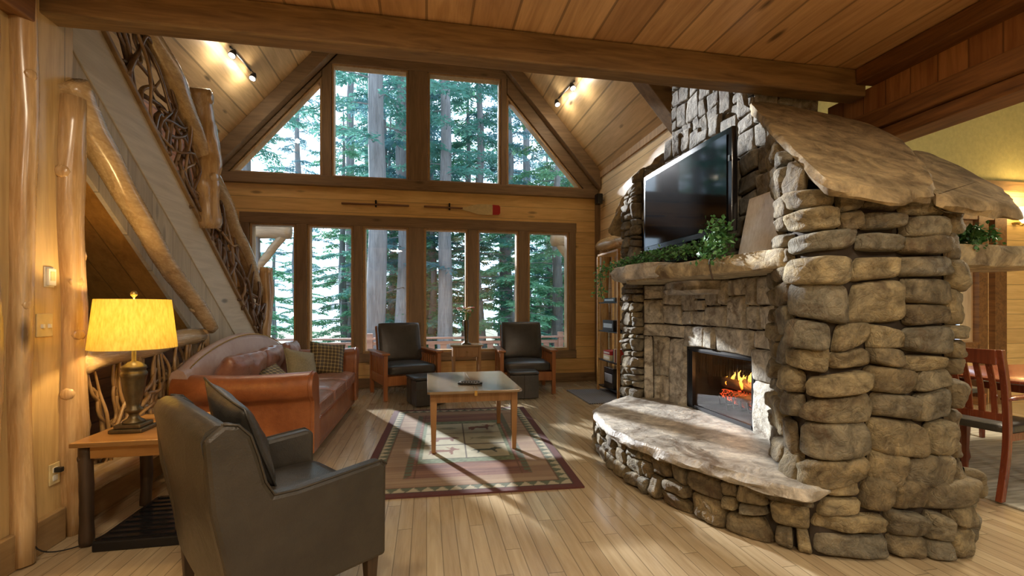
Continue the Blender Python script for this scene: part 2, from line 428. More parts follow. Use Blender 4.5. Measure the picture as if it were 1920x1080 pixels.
for tri in ([(LX+.02, 3.352), (-2.96, 3.352), (-1.62, 4.93), (-1.62, 5.14), (-1.62, 5.34), (AX-.4, roofz(AX-.4)-.35), (AX-.4, roofz(AX-.4)-.02), (LX+.02, EZ)],
            [(RX-.02, 3.352), (RX-.02, EZ), (AX+.4, roofz(AX+.4)-.02), (AX+.4, roofz(AX+.4)-.35), (1.335, 5.34), (1.335, 4.90), (2.69, 3.352)]):
    trim(MB().prism(tri, lambda a, z: (a, Y0-.005, z), lambda a, z: (a, BY-.001, z)), M['trim_x'], bevel=.006)
# roof-side rake beams standing proud of the gable
for sgn in (-1, 1):
    xe = LX+.01 if sgn < 0 else RX-.01
    def rz(x, d): return roofz(x)-d
    poly = [(xe, rz(xe, .0)), (AX, roofz(AX+.001)-.0), (AX, roofz(AX+.001)-.30), (xe, rz(xe, .30))]
    trim(MB().prism(poly, lambda a, z: (a, BY-.20, z), lambda a, z: (a, BY-.05, z)), M['trim_x'], bevel=.01)

# windows: jamb frame + glass
wi = [0]
def window(poly, d=.05, y=BY+.10):
    wi[0] += 1
    n = len(poly); c = Vector((sum(p[0] for p in poly)/n, sum(p[1] for p in poly)/n))
    def inset(k):
        out = []
        for i in range(n):
            p = Vector(poly[i]); a = (Vector(poly[i-1])-p).normalized(); e = (Vector(poly[(i+1) % n])-p).normalized()
            s_ = sqrt(max(1e-4, (1-a.dot(e))/2)); out.append(p+(a+e).normalized()*k/s_)
        return out
    I = inset(.028); m = MB()
    m.loft([[(p[0], BY-.02, p[1]) for p in poly], [(p[0], BY-.02, p[1]) for p in I], [(p[0], y+.03, p[1]) for p in I], [(p[0], y+.03, p[1]) for p in poly]], close=True)
    fr = struct('window_%d' % wi[0], m, M['jamb'])
    g = MB(); J = inset(.02)
    g.prism([tuple(p) for p in J], lambda a, z: (a, y, z), lambda a, z: (a, y+.006, z))
    g.build('glass_pane', M['glass'], fr)
for x0, x1 in Wl: window([(x0, Z0), (x1, Z0), (x1, Z1), (x0, Z1)])
for x0, x1 in UP: window([(x0, ZU0), (x1, ZU0), (x1, ZU1), (x0, ZU1)])
window([(-2.938, ZU0), (-1.62, ZU0), (-1.62, 4.91)])
window([(1.335, ZU0), (2.675, ZU0), (1.335, 4.876)])

# right wall with the narrow glazed opening, left outer wall, and the closing walls
b = MB(); b.box(RX, RX+.14, 4.3, 5.9, 0, EZ+.05); b.box(RX, RX+.14, 6.8, BY, 0, EZ+.05); b.box(RX, RX+.14, 5.9, 6.8, 2.12, EZ+.05)
struct('wall_right', b, M['right_pine'])
trim(MB().box(RX-.03, RX, 4.3, BY-.05, EZ-.10, EZ), M['jamb'])
trim(MB().box(RX-.05, RX, BY-.14, BY, 0, 3.2), M['trim_z'])
b = MB(); b.box(RX-.02, RX+.12, 5.9, 5.96, 0, 2.12); b.box(RX-.02, RX+.12, 6.74, 6.8, 0, 2.12); b.box(RX-.02, RX+.12, 5.96, 6.74, 2.06, 2.12); b.box(RX-.02, RX+.12, 5.96, 6.74, 0, .12)
d = struct('door_1', b, M['jamb']); MB().box(RX+.04, RX+.05, 5.96, 6.74, .12, 2.06).build('glass_pane', M['glass'], d)
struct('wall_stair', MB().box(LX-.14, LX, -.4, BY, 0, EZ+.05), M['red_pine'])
struct('wall_left', MB().box(-2.16, -2.02, -3.5, 3.06, 0, 3.065), M['left_pine'])
struct('wall_rear', MB().box(-2.1, 7.5, -3.62, -3.5, 0, 3.7), M['back_pine'])
struct('baseboard_left', MB().box(-2.02, -1.985, -3.5, 2.96, .0, .18), M['base'], bevel=.006)
struct('baseboard_back', MB().box(LX, RX-.05, BY-.035, BY, 0, .15), M['trim_x'], bevel=.006)
# dining side
b = MB(); b.box(RX+.1, 7.15, 4.8, 4.95, 0, .83); b.box(RX+.1, 7.15, 4.8, 4.95, 2.45, 2.95); b.box(RX+.1, 6.75, 4.8, 4.95, .83, 2.45); b.box(7.15, 8.6, 4.8, 4.95, 0, 2.95)
struct('wall_dining', b, M['back_pine'])
struct('wall_dining_upper', MB().box(RX+.1, 8.6, 4.78, 4.95, 2.98, 4.6), M['plaster'])
struct('wall_dining_right', MB().box(8.5, 8.62, -3.5, 4.95, 0, 4.6), M['plaster'])
struct('ceiling_dining', MB().box(3.36, 8.6, -3.5, 4.95, 4.5, 4.62), M['plaster'])
struct('floor_dining', MB().box(7.6, 8.6, -3.5, 4.95, -.12, 0), M['floor'])
trim(MB().box(RX+.1, 8.5, 4.74, 4.8, 2.86, 2.98), M['beam'])
for x0, x1 in ((6.58, 6.75), (7.15, 7.30), (7.42, 7.62)): trim(MB().box(x0, x1, 4.73, 4.8, 0, 2.6), M['beam_y'])
trim(MB().box(6.58, 7.62, 4.735, 4.8, 2.45, 2.62), M['beam_y'])
trim(MB().box(6.75, 7.15, 4.735, 4.8, .75, .83), M['beam_y'])
wi[0] += 1
d = struct('window_%d' % wi[0], MB().loft([[(x, y, z) for x, z in ((6.75+k, .83+k), (7.15-k, .83+k), (7.15-k, 2.45-k), (6.75+k, 2.45-k))] for k, y in ((0, 4.8), (.03, 4.8), (.03, 4.9), (0, 4.9))], close=True), M['jamb'])
MB().box(6.77, 7.13, 4.86, 4.866, .85, 2.43).build('glass_pane', M['glass'], d)

# beams
def beam(x0, x1, y0, y1, z0, z1, mat, seed=0):
    m = MB(); n = 26; long_x = (x1-x0) > (y1-y0); rings = []
    for i in range(n+1):
        t = i/n; ring = []
        for (a, z) in ((0, z0), (1, z0), (1, z1), (0, z1)):
            j = .006*noise.noise(Vector((t*9, a*5+seed, z*3)))
            if long_x: ring.append((x0+(x1-x0)*t, (y1 if a else y0)+j, z+j*(1 if z == z0 else 0)))
            else: ring.append(((x1 if a else x0)+j, y0+(y1-y0)*t, z+j))
        rings.append(ring)
    m.loft(rings); return trim(m, mat, bevel=.01)
beam(-2.3, 3.22, 2.83, 2.965, 2.865, 3.06, M['beam'])
beam(-2.2, -1.94, -3.4, 2.70, 2.73, 3.06, M['beam_y'], 11)
beam(3.12, 3.34, -3.4, 2.83, 2.94, 3.06, M['beam_y'], 3)
struct('wall_header', MB().box(3.26, 3.36, -3.4, 3.2, 2.62, 2.94), M['header_pine'])
beam(3.16, 3.30, -3.4, 3.25, 2.58, 2.72, M['beam_y'], 5)
beam(3.20, 3.42, -3.4, 3.3, 2.49, 2.58, M['beam_y'], 7)
beam(-2.3, 3.36, 2.97, 3.05, 3.03, 3.2, M['beam'], 8)
# rafter across the right slope beside the chimney
m = MB(); m.prism([(RX-.01, EZ), (1.0, roofz(1.0)), (1.0, roofz(1.0)-.34), (RX-.01, EZ-.30)], lambda a, z: (a, 4.8, z), lambda a, z: (a, 5.02, z)); trim(m, M['trim_x'], bevel=.008)

# ------------------------------------------------------------------ logs
def log(name, pts, r, mat, label=None, cat=None, parent=None, seed=0, rough=.22, n=16, group=None, wob=.012, knots=0):
    P = curve(pts, 8) if len(pts) > 2 else [Vector(pts[0]).lerp(Vector(pts[1]), i/24) for i in range(25)]
    P = [p+Vector((noise.noise(p*1.7+Vector((seed, 0, 0))), noise.noise(p*1.7+Vector((0, seed+9, 0))), noise.noise(p*1.7+Vector((0, 0, seed+5)))))*wob*2 for p in P]
    if isinstance(r, (tuple, list)): R = [r[0]+(r[1]-r[0])*i/(len(P)-1) for i in range(len(P))]
    else: R = [r]*len(P)
    R = [q*(1+.13*noise.noise(Vector((i*.35, seed*3.3, 0)))) for i, q in enumerate(R)]
    R[0] *= .93; R[-1] *= .93
    m = MB(); m.tube(P, R, n, rough=rough, seed=seed)
    rr = random.Random(seed)
    for k in range(knots):
        i = rr.randrange(2, len(P)-2); a = rr.uniform(0, 2*pi); t = (P[i+1]-P[i]).normalized()
        u = t.orthogonal().normalized(); u = (u*cos(a)+t.cross(u)*sin(a))
        m.tube([P[i]+u*R[i]*.5, P[i]+u*R[i]*.95, P[i]+u*R[i]*1.02, P[i]+u*R[i]*1.07], [R[i]*.6, R[i]*.5, R[i]*.36, R[i]*.14], 8)
    o = m.build(name, mat, parent, smooth=True)
    if label: tag(o, label, cat, group)
    return o
log('log_post', [(-1.99, 2.68, 0), (-2.0, 2.69, 1.5), (-1.985, 2.68, 3.06)], .052, M['log'], 'pale peeled log post beside the light switch, reaching the beam', 'post', seed=2, knots=4)
log('log_post', [(-1.99, 2.44, 0), (-2.0, 2.45, 3.06)], .075, M['log'], 'orange lit log post at the far left edge of the picture', 'post', seed=8, knots=4)
log('log_post', [(-2.0, 3.03, 0), (-2.01, 3.03, 1.3), (-1.995, 3.0, 2.5)], .066, M['log'], 'rough peeled log post behind the end table lamp, with flaky knots', 'post', seed=5, knots=7)
log('log_post', [(2.83, 7.02, 0), (2.85, 7.0, 2.2)], .085, M['log'], 'slim log post in the corner beside the media shelf', 'post', seed=15, knots=4)
log('log_beam', [(2.84, 7.1, 2.30), (2.84, 5.2, 2.30)], .10, M['log_y'], 'short round log laid above the media shelf', 'log', seed=17, knots=2)

# ------------------------------------------------------------------ staircase with twig railings
SX = -2.15
def st(y): return 3.165-(y-3.507)*.785      # top edge of the stringer
stair = thing('staircase', 'wooden staircase rising along the left wall with broad pale stringer', 'staircase', (SX, 7.4, 0))
def SB(mb, name, mat, **kw):
    mb.v = [(x-SX, y-7.4, z) for x, y, z in mb.v]; return mb.build(name, mat, stair, **kw)
dz = .47
poly = [(2.75, st(2.75)), (7.35, st(7.35)), (7.35, max(0, st(7.35)-dz)), (6.9, 0.0), (6.75, st(6.75)-dz), (2.75, st(2.75)-dz)]
poly = [(3.0, st(3.0)), (7.52, st(7.52)), (7.52, 0), (6.92, 0), (3.0, st(3.0)-dz)]
SB(MB().prism(poly, lambda y, z: (SX, y, z), lambda y, z: (SX-.05, y, z)), 'stringer', M['stringer'], bevel=.005)
SB(MB().prism([(3.0, st(3.0)+.02), (7.52, st(7.52)+.02), (7.52, st(7.52)-.02), (3.0, st(3.0)-.02)], lambda y, z: (SX+.03, y, z), lambda y, z: (SX-.06, y, z)), 'stringer_cap', M['base'], bevel=.004)
# boarded panel below the stringer down to the diagonal log, soffit under it
def dg(y): return 2.20-(y-3.31)*.80
poly = [(3.0, st(3.0)-dz), (6.2, st(6.2)-dz), (4.9, .95), (4.75, dg(4.75)), (3.06, dg(3.06))]
SB(MB().prism([(3.0, st(3.0)-dz), (5.95, st(5.95)-dz), (5.95, .0), (4.72, 0), (4.72, dg(4.72)+.02), (3.0, dg(3.0)+.02)], lambda y, z: (SX-.01, y, z), lambda y, z: (SX-.04, y, z)), 'side_panel', M['panel'])
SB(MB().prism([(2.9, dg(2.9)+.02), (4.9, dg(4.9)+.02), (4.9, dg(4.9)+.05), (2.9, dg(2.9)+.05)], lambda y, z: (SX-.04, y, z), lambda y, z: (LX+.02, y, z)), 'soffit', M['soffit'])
for i in range(14):
    y = 7.45-i*.245; z = .175*(i+1)*1.1
    if y > 3.3: SB(MB().box(LX+.01, SX-.055, y-.27, y, z-.04, z), 'tread', M['base'], bevel=.006)
log('diagonal_log', [(-2.0, 3.0, 2.60), (-2.02, 3.25, 2.28), (-2.0, 3.9, 1.70), (-2.02, 4.3, 1.42), (-2.0, 4.72, 1.10)], (.085, .06), M['log_y'],
    'crooked peeled log slanting down below the stair stringer', 'log', seed=21, knots=5, wob=.02)

rng = random.Random(5)
def branch(a, b_, bend, r0, r1, rr, n=7):
    a = Vector(a); b_ = Vector(b_); pts = []
    pts = [a]
    for k in range(1, 4):
        t = k/4; pts.append(a.lerp(b_, t)+Vector((rr.uniform(-.3, .3)*bend, rr.uniform(-1, 1)*bend, rr.uniform(-1, 1)*bend)))
    pts.append(b_); P = curve(pts, 4)
    return MB().tube(P, [r0+(r1-r0)*i/(len(P)-1) for i in range(len(P))], n)

upr = thing('twig_railing', 'twisted twig railing with a log handrail above the stair stringer', 'railing', (SX, 6.6, 0))
def loc(mb, o): mb.v = [(x-o.location.x, y-o.location.y, z-o.location.z) for x, y, z in mb.v]; return mb
def rail_z(y): return 3.425-(y-4.009)*.775
def logpart(name, pts, r, mat, par, seed, knots=2, wob=.015):
    l = Vector(par.location); pts = [Vector(p)-l for p in pts]
    return log(name, pts, r, mat, parent=par, seed=seed, knots=knots, wob=wob)
logpart('handrail', [(SX, 3.2, rail_z(3.2)), (SX, 4.0, rail_z(4.0)+.03), (SX+.02, 4.85, rail_z(4.85)+.03), (SX, 5.6, rail_z(5.6)+.05), (SX, 6.55, rail_z(6.55))], (.085, .075), M['log_y'], upr, 31, 6, .03)
logpart('newel_post', [(SX+.03, 4.98, 2.1), (SX+.03, 4.86, 2.5), (SX+.03, 4.92, 2.8), (SX+.03, 4.83, 3.1), (SX+.03, 4.72, 3.34)], (.10, .125), M['log'], upr, 33, 5, .03)
logpart('newel_post', [(SX+.03, 6.60, .35), (SX+.03, 6.58, 1.2), (SX+.03, 6.60, 1.82)], .085, M['log'], upr, 35, 5, .03)
for i in range(62):
    y = 3.25+3.25*(i+rng.random())/62
    ln = rng.uniform(-.45, .55); z0 = st(y)+.0; y2 = min(6.55, max(3.2, y+ln))
    z1 = rail_z(y2)-.02
    if i % 3 == 2:   # long ones lying along the slope
        y2 = min(6.5, y+rng.uniform(.5, .9)); z0 = st(y)+rng.uniform(.15, .5); z1 = st(y2)+rng.uniform(.1, .55)
    xo = SX+rng.uniform(-.03, .035)
    loc(branch((xo, y, z0), (xo, y2, z1), .13, rng.uniform(.012, .026), rng.uniform(.008, .014), rng), upr).build('branch', M['twig_pale' if rng.random() < .2 else 'twig'], upr, smooth=True)

low = thing('twig_railing', 'level twig railing with a thick log top rail behind the table lamp', 'railing', (-2.0, 3.8, 0))
logpart('handrail', [(-2.0, 3.03, .98), (-2.03, 3.6, 1.0), (-2.055, 4.62, 1.03)], (.085, .075), M['log_y'], low, 41, 3)
logpart('newel_post', [(-2.06, 4.66, 0), (-2.07, 4.68, .6), (-2.06, 4.66, 1.10)], .075, M['log'], low, 43, 4)
logpart('bottom_rail', [(-2.0, 3.05, .26), (-2.0, 4.6, .26)], .075, M['log_y'], low, 45, 3)
for i in range(56):
    y = 3.08+1.5*(i+rng.random())/56; y2 = min(4.6, max(3.08, y+rng.uniform(-.4, .4)))
    z0, z1 = .28, .98
    if i % 2:
        y2 = min(4.6, y+rng.uniform(.3, .6)); z0 = rng.uniform(.32, .85); z1 = rng.uniform(.32, .85)
    loc(branch((-2.0+rng.uniform(-.03, .03), y, z0), (-2.0+rng.uniform(-.03, .03), y2, z1), .08, rng.uniform(.012, .022), rng.uniform(.007, .013), rng), low).build('branch', M['twig_pale'], low, smooth=True)
loc(MB().box(-2.06, -2.02, 3.06, 4.7, .0, .2), low).build('curb_board', M['base'], low, bevel=.006)
# hanging twig bundle seen beyond the log post
tw = thing('twig_railing', 'dark twig bundle in a curved pale branch, between log post and stair soffit', 'railing', (-2.6, 4.5, 1.8))
tw_c = [(-2.6, 4.05, 2.02), (-2.6, 4.30, 1.95), (-2.6, 4.52, 2.05), (-2.6, 4.62, 2.16), (-2.6, 4.50, 2.28)]
loc(MB().tube(curve(tw_c, 6), .032, 8), tw).build('bent_branch', M['twig_pale'], tw, smooth=True)
for i in range(16):
    y = 4.0+.5*rng.random()
    loc(branch((-2.6, y, 2.0), (-2.6+rng.uniform(-.05, .05), y+rng.uniform(-.3, .15), 2.55-.2*rng.random()), .06, .014, .007, rng), tw).build('branch', M['twig'], tw, smooth=True)

# ------------------------------------------------------------------ stone fireplace
FP = thing('stone_fireplace', 'massive fieldstone fireplace with sloping stone caps and curved raised hearth', 'fireplace', (2.4, 3.3, 0))
def FB(mb, name, mat, parent=None, **kw):
    mb.v = [(x-2.4, y-3.3, z) for x, y, z in mb.v]; return mb.build(name, mat, parent or FP, **kw)

class Path:
    def __init__(s, pts, rnd=0, closed=False):
        P = [Vector(p) for p in pts]
        for _ in range(rnd):
            Q = [P[0]]
            for a, b_ in zip(P, P[1:]): Q += [a.lerp(b_, .25), a.lerp(b_, .75)]
            P = Q+[P[-1]]
        s.P = P; s.L = [0]
        for a, b_ in zip(P, P[1:]): s.L.append(s.L[-1]+(b_-a).length)
        s.len = s.L[-1]
    def at(s, t):
        t = max(0, min(s.len, t))
        for i in range(1, len(s.L)):
            if t <= s.L[i] or i == len(s.L)-1:
                k = (t-s.L[i-1])/max(1e-9, s.L[i]-s.L[i-1]); return s.P[i-1].lerp(s.P[i], k)
    def nrm(s, t, e=.03):
        d = (s.at(t+e)-s.at(t-e)).normalized(); return Vector((d.y, -d.x))
    def find(s, x, y):
        best = min((( (s.at(s.len*i/400)-Vector((x, y))).length, s.len*i/400) for i in range(401))); return best[1]

def split(rect, rr, smax, smin, out, asp=1.7):
    s0, s1, z0, z1 = rect; w_, h_ = s1-s0, z1-z0
    if w_ <= smax*rr.uniform(.75, 1.15) and h_ <= smax/asp*rr.uniform(.7, 1.1): out.append(rect); return
    if w_ < smin*1.5 and h_ < smin*1.5: out.append(rect); return
    k = rr.uniform(.32, .68)
    if w_ > h_*asp*rr.uniform(.75, 1.25) and w_ > smin*1.3:
        m = s0+w_*k; split((s0, m, z0, z1), rr, smax, smin, out, asp); split((m, s1, z0, z1), rr, smax, smin, out, asp)
    else:
        m = z0+h_*k; split((s0, s1, z0, m), rr, smax, smin, out, asp); split((s0, s1, m, z1), rr, smax, smin, out, asp)

def stones(path, rects, seed, prot=.05, gap=.0015, rnd=7.0, n=12, warp=.05, jit=.022, rough=.016, keep=None, base=0.0, cr=1.0, clip=None):
    rr = random.Random(seed); mb = MB()
    for rc in rects:
        s0, s1, z0, z1 = rc
        if keep and not keep((s0+s1)/2, (z0+z1)/2, rc): continue
        cor = {}
        for a, b_ in ((0, 0), (1, 0), (1, 1), (0, 1)):
            s_, z_ = (s1 if a else s0), (z1 if b_ else z0)
            j = min(jit, (s1-s0)*.16, (z1-z0)*.18)
            v = Vector((s_*3.1+seed, z_*3.1, 1.7))
            wx = warp*noise.noise(v); wz = warp*noise.noise(v+Vector((0, 0, 7)))
            if z_ < .03: wz = 0
            cor[(a, b_)] = Vector((s_+wx+rr.uniform(-j, j), z_+wz+rr.uniform(-j, j)))
        p = prot*rr.uniform(.55, 1.25); tx, tz = rr.uniform(-.35, .35)*prot, rr.uniform(-.35, .35)*prot
        hw, hh = (s1-s0)/2, (z1-z0)/2; off = Vector((rr.random()*50, rr.random()*50, 0))
        vs = []; fs = []
        rc_ = rr.uniform(.25, .6)
        for i in range(n+1):
            for j in range(n+1):
                a = -cos(pi*i/n)*.5-.5*(1-2*i/n); b_ = -cos(pi*j/n)*.5-.5*(1-2*j/n)   # denser near edges
                # pull the corners in for a rounded outline
                m = max(abs(a), abs(b_)); q = (abs(a)**5+abs(b_)**5)**.2
                k = (m/q if q > 1e-6 else 1); k = 1-(1-k)*rc_*1.9*cr
                aa, bb = a*k, b_*k
                nz = noise.noise(Vector((aa*hw*9, bb*hh*9, 0))+off); nz = nz+.5*(.5-abs(noise.noise(Vector((aa*hw*17, bb*hh*17, 5))+off))*2)
                sh = 1-gap/max(hw, gap*2); sv = 1-gap/max(hh, gap*2)
                edge = 1+.05*noise.noise(Vector((aa*2.1, bb*2.1, 3))+off)
                u = (aa*sh*edge+1)/2; v = (bb*sv*edge+1)/2
                pos = (cor[(0, 0)]*(1-u)*(1-v)+cor[(1, 0)]*u*(1-v)+cor[(1, 1)]*u*v+cor[(0, 1)]*(1-u)*v)
                fall = max(0, (1-abs(a)**rnd)*(1-abs(b_)**rnd))**.36
                if clip: pos.y = min(pos.y, clip(path.at(pos.x)))
                dep = -.016+base+(p+.016)*fall+(tx*a+tz*b_)*fall+rough*nz*fall+rough*.5*noise.noise(Vector((pos.x*28, pos.y*28, 0))+off)*fall
                c = path.at(pos.x); nn = path.nrm(pos.x)
                vs.append((c.x+nn.x*dep, c.y+nn.y*dep, max(.001, pos.y)))
        for i in range(n):
            for j in range(n):
                q = i*(n+1)+j; fs.append((q, q+n+1, q+n+2, q+1))
        mb.add(vs, fs)
    return mb
def wallmesh(path, z0, z1, step=.06, off=-.01, top=None):
    mb = MB(); k = max(2, int(path.len/step)); vs = []
    for i in range(k+1):
        t = path.len*i/k; c = path.at(t)+path.nrm(t)*off
        vs += [(c.x, c.y, z0), (c.x, c.y, top(c.x, c.y) if top else z1)]
    return mb.add(vs, [(2*i, 2*i+2, 2*i+3, 2*i+1) for i in range(k)])

def slab(poly, ztop, thick, seed=0, mat=None, step=.035, rough=.018, under=0.0, sm=2, chip=.012):
    """rough stone slab: plan outline, top height function"""
    P = Path(list(poly)+[poly[0]]); k = max(8, int(P.len/step)); pts = [P.at(P.len*i/k) for i in range(k)]
    for _ in range(sm): pts = [(pts[i-1]+pts[i]*2+pts[(i+1) % k])/4 for i in range(k)]
    cen = sum(pts, Vector((0, 0)))/k
    area = sum(pts[i-1].x*pts[i].y-pts[i].x*pts[i-1].y for i in range(k)); sg = 1 if area > 0 else -1
    N_ = []
    for i in range(k):
        d = (pts[(i+1) % k]-pts[i-1]).normalized(); N_.append(Vector((d.y, -d.x))*sg)
    rings = []
    for lv, ins in ((1, .03), (1, .004), (.8, -.008), (.55, -.012), (.3, -.004), (.05, .008), (0, .03)):
        ring = []
        for i, p in enumerate(pts):
            v = Vector((p.x*6+seed, p.y*6, lv*2.2)); d = rough*1.6*noise.noise(v)+chip*noise.noise(v*4)
            if ins > .02 : d *= .6
            q = p+N_[i]*(d-ins)
            zt = ztop(q.x, q.y); z = zt-thick*(1-lv)-under*(1-lv)*0+ (rough*.6*noise.noise(v*1.7) if 0 < lv < 1 else 0)
            ring.append((q.x, q.y, z))
        rings.append(ring)
    return MB().loft(rings, caps=True)

# plan outlines (outward normal is to the right of travel)
body = Path([(RX-.02, 4.80), (2.25, 4.76), (2.10, 4.62), (2.08, 4.36), (2.16, 4.24), (2.36, 4.20), (2.36, 2.84), (2.28, 2.62), (2.08, 2.34), (1.96, 2.16), (1.96, 2.02), (2.10, 1.97), (2.68, 1.93), (2.84, 1.98), (2.89, 2.15), (2.92, 4.0)], 1)
hbase = Path([(2.14, 4.62), (1.80, 4.28), (1.56, 3.95), (1.47, 3.62), (1.475, 3.2), (1.56, 2.76), (1.70, 2.44), (1.86, 2.19), (2.06, 2.02), (2.30, 1.96), (2.72, 1.90), (2.90, 1.94), (2.95, 2.1), (2.97, 4.0)], 1)
CY0, CY1 = 3.02, 4.16
def topz(y):
    if y < CY0: return 1.90+.83*(y-1.9)
    if y > CY1: return 2.80-.95*(y-CY1)*1.05
    return 2.83
HZ = .38
ZS = .93  # lintel height
FY0, FY1 = 2.94, 3.83
# hearth base
rr = random.Random(11); rects = []
split((0, hbase.find(2.0, 2.05), 0, .315), rr, .26, .07, rects, 1.35)
split((hbase.find(2.0, 2.05), hbase.len-1.2, 0, .42), rr, .33, .08, rects, 1.5)
FB(stones(hbase, rects, 3, .055), 'hearth_base', M['stone'], smooth=True, auto=None)
FB(wallmesh(hbase, 0, .31, off=-.02), 'hearth_mortar', M['mortar'])
# body stones: zones split around the fire opening
sA, sB, sC, sD = body.find(2.14, 4.24), body.find(2.36, FY1), body.find(2.36, FY0), body.find(2.30, 2.66)
sE = body.find(2.0, 2.03)
rr = random.Random(23); rects = []; cut = []
split((0, sA, .34, 2.9), rr, .24, .06, rects, 1.7)              # far column: small stacked stones
colr = rects; rects = []
split((sD, body.len-.9, .36, 1.93), rr, .40, .075, rects, 1.75)
split((sD, sE-.06, 1.93, 2.7), rr, .34, .1, rects, 1.3)
def keep(s_, z_, rc):
    p = body.at(s_); t = topz(p.y)
    if p.x > 2.3 and p.y < 2.1: t = 1.92
    return rc[2] < t-.05
clipf = lambda p: topz(p.y)-.012 if p.y < CY0 or p.y > CY1 else 9
FB(stones(body, rects, 7, .05, keep=keep, clip=clipf), 'stone_facing', M['stone'], smooth=True)
FB(stones(body, colr, 8, .045, keep=keep, clip=clipf), 'stone_column', M['stone'], smooth=True)
# flat cut stones of the recessed surround
split((sA, sB, HZ-.03, 1.0), rr, .42, .12, cut, .55)
split((sC, sD, HZ-.03, 1.0), rr, .42, .12, cut, .55)
zz = [sB-.02+(sC-sB+.04)*k for k in (0, .34, .48, 1)]
for a, b_ in zip(zz, zz[1:]): cut.append((a, b_, ZS, 1.13))
cut += [(sA, sB-.02, 1.0, 1.13), (sC+.02, sD, 1.0, 1.13)]
split((sA, sD, 1.13, 1.52), rr, .30, .14, cut, .95)
FB(stones(body, cut, 9, .022, gap=.003, rnd=14, warp=.012, jit=.006, rough=.006, cr=.15, keep=lambda s_, z_, rc: True), 'surround_stone', M['stone_cut'], smooth=True)
# mortar core (a real solid behind the stones), leaving the fire opening
core = MB()
cp = [body.at(body.len*i/120)+body.nrm(body.len*i/120)*-.025 for i in range(121)]
a_pts = [p for p in cp if p.y >= FY1 or (p.x > 2.9 and p.y > FY1)]
def coreprism(pts, z0, z1, top=None):
    m = MB(); m.prism([tuple(p) for p in pts], lambda x, y: (x, y, z0), lambda x, y: (x, y, top(y) if top else z1)); return m
iB = max(i for i, p in enumerate(cp) if body.len*i/120 <= sB); iC = min(i for i, p in enumerate(cp) if body.len*i/120 >= sC)
XF = 2.336+.05
lowp1 = cp[:iB+1]+[Vector((2.385, FY1+.0)), Vector((2.95, FY1))]
lowp2 = [Vector((2.385, FY0))]+cp[iC:]+[Vector((3.03, FY0))] if False else [Vector((2.385, FY0))]+[p for p in cp[iC:] if p.y <= FY0+.001]+[Vector((2.90, FY0))]
for k, lp in enumerate((lowp1, lowp2)): FB(coreprism(lp, 0, ZS), 'mortar_core', M['mortar'])
FB(coreprism([p for p in cp]+[Vector((2.90, 4.0))], ZS, 1.9), 'mortar_core', M['mortar'])
# shoulders under the sloping caps
m = MB(); m.prism([(1.99, 1.88), (CY0, 2.80), (CY1, 2.80), (4.74, 2.10), (4.74, 1.88)], lambda y, z: (2.385, y, z), lambda y, z: (2.99, y, z)); FB(m, 'mortar_core', M['mortar'])
m = MB(); m.prism([(2.0, 1.88), (2.72, 2.5), (2.72, 1.88)], lambda y, z: (2.06+(y-2.0)*.42, y, z), lambda y, z: (2.6, y, z)); FB(m, 'mortar_core', M['mortar'])
# face above the mantel, cut stones with diagonal laying up the chimney
rects = []; split((sA, sD, 1.60, 2.95), rr, .26, .10, rects, 1.0)
FB(stones(body, rects, 13, .022, gap=.002, rnd=14, warp=.03, jit=.012, rough=.007, cr=.2, keep=lambda s_, z_, rc: rc[2] < topz(body.at(s_).y)-.05, clip=clipf), 'overmantel_stone', M['stone_chimney'], smooth=True)
chim = Path([(2.98, CY1), (2.42, CY1), (2.42, CY0), (2.98, CY0)])
rects = []; split((.56, .56+CY1-CY0, 2.72, 5.2), rr, .25, .1, rects, .9); split((0, .56, 2.72, 5.2), rr, .25, .1, rects, .9); split((.56+CY1-CY0, chim.len, 2.72, 5.2), rr, .25, .1, rects, .9)
FB(stones(chim, rects, 15, .018, gap=.002, rnd=18, warp=.04, jit=.012, rough=.007, cr=.2), 'chimney_stone', M['stone_chimney'], smooth=True)
FB(MB().box(2.43, 2.98, CY0+.02, CY1-.02, 2.6, 5.25), 'mortar_core', M['mortar'])
# sloping cap slabs
cz = lambda x, y: 1.93+.83*(y-1.9)
FB(slab([(1.90, 1.88), (2.25, 1.83), (2.53, 1.86), (2.80, 2.10), (3.08, 2.45), (3.14, 2.74), (2.95, 2.85), (2.46, 3.02), (2.34, 2.96), (2.12, 2.45)], cz, .085, 3, rough=.016, sm=4, chip=.007), 'cap_slab', M['cap'], auto=38)
FB(slab([(2.55, 1.875), (2.85, 1.86), (3.10, 1.87), (3.26, 2.06), (3.36, 2.34), (3.34, 2.50), (3.10, 2.47), (2.83, 2.13)], lambda x, y: cz(x, y)-.035-.05*(x-2.5), .085, 9, rough=.02), 'cap_slab', M['cap'], auto=38)
FB(slab([(2.02, 4.86), (2.05, 4.55), (2.30, CY1+.02), (2.95, CY1+.02), (2.95, 4.86)], lambda x, y: 2.86-1.0*(y-CY1), .07, 15), 'cap_slab', M['cap'], auto=38)
FB(slab([(2.98, 2.3), (2.98, 4.75), (3.35, 4.75), (3.35, 2.3)], lambda x, y: 2.05, .1, 16), 'cap_slab', M['cap'], auto=38)
# hearth slab
hp = [(2.40, 4.50), (2.12, 4.45), (1.80, 4.20), (1.50, 3.90), (1.40, 3.60), (1.365, 3.2), (1.42, 2.86), (1.50, 2.62), (1.63, 2.38), (1.74, 2.14), (1.87, 1.94), (2.02, 1.98), (2.14, 2.2), (2.40, 2.6)]
hs = slab(hp, lambda x, y: HZ, .075, 21, rough=.02)
FB(hs, 'hearth_slab', M['slab'], auto=38)
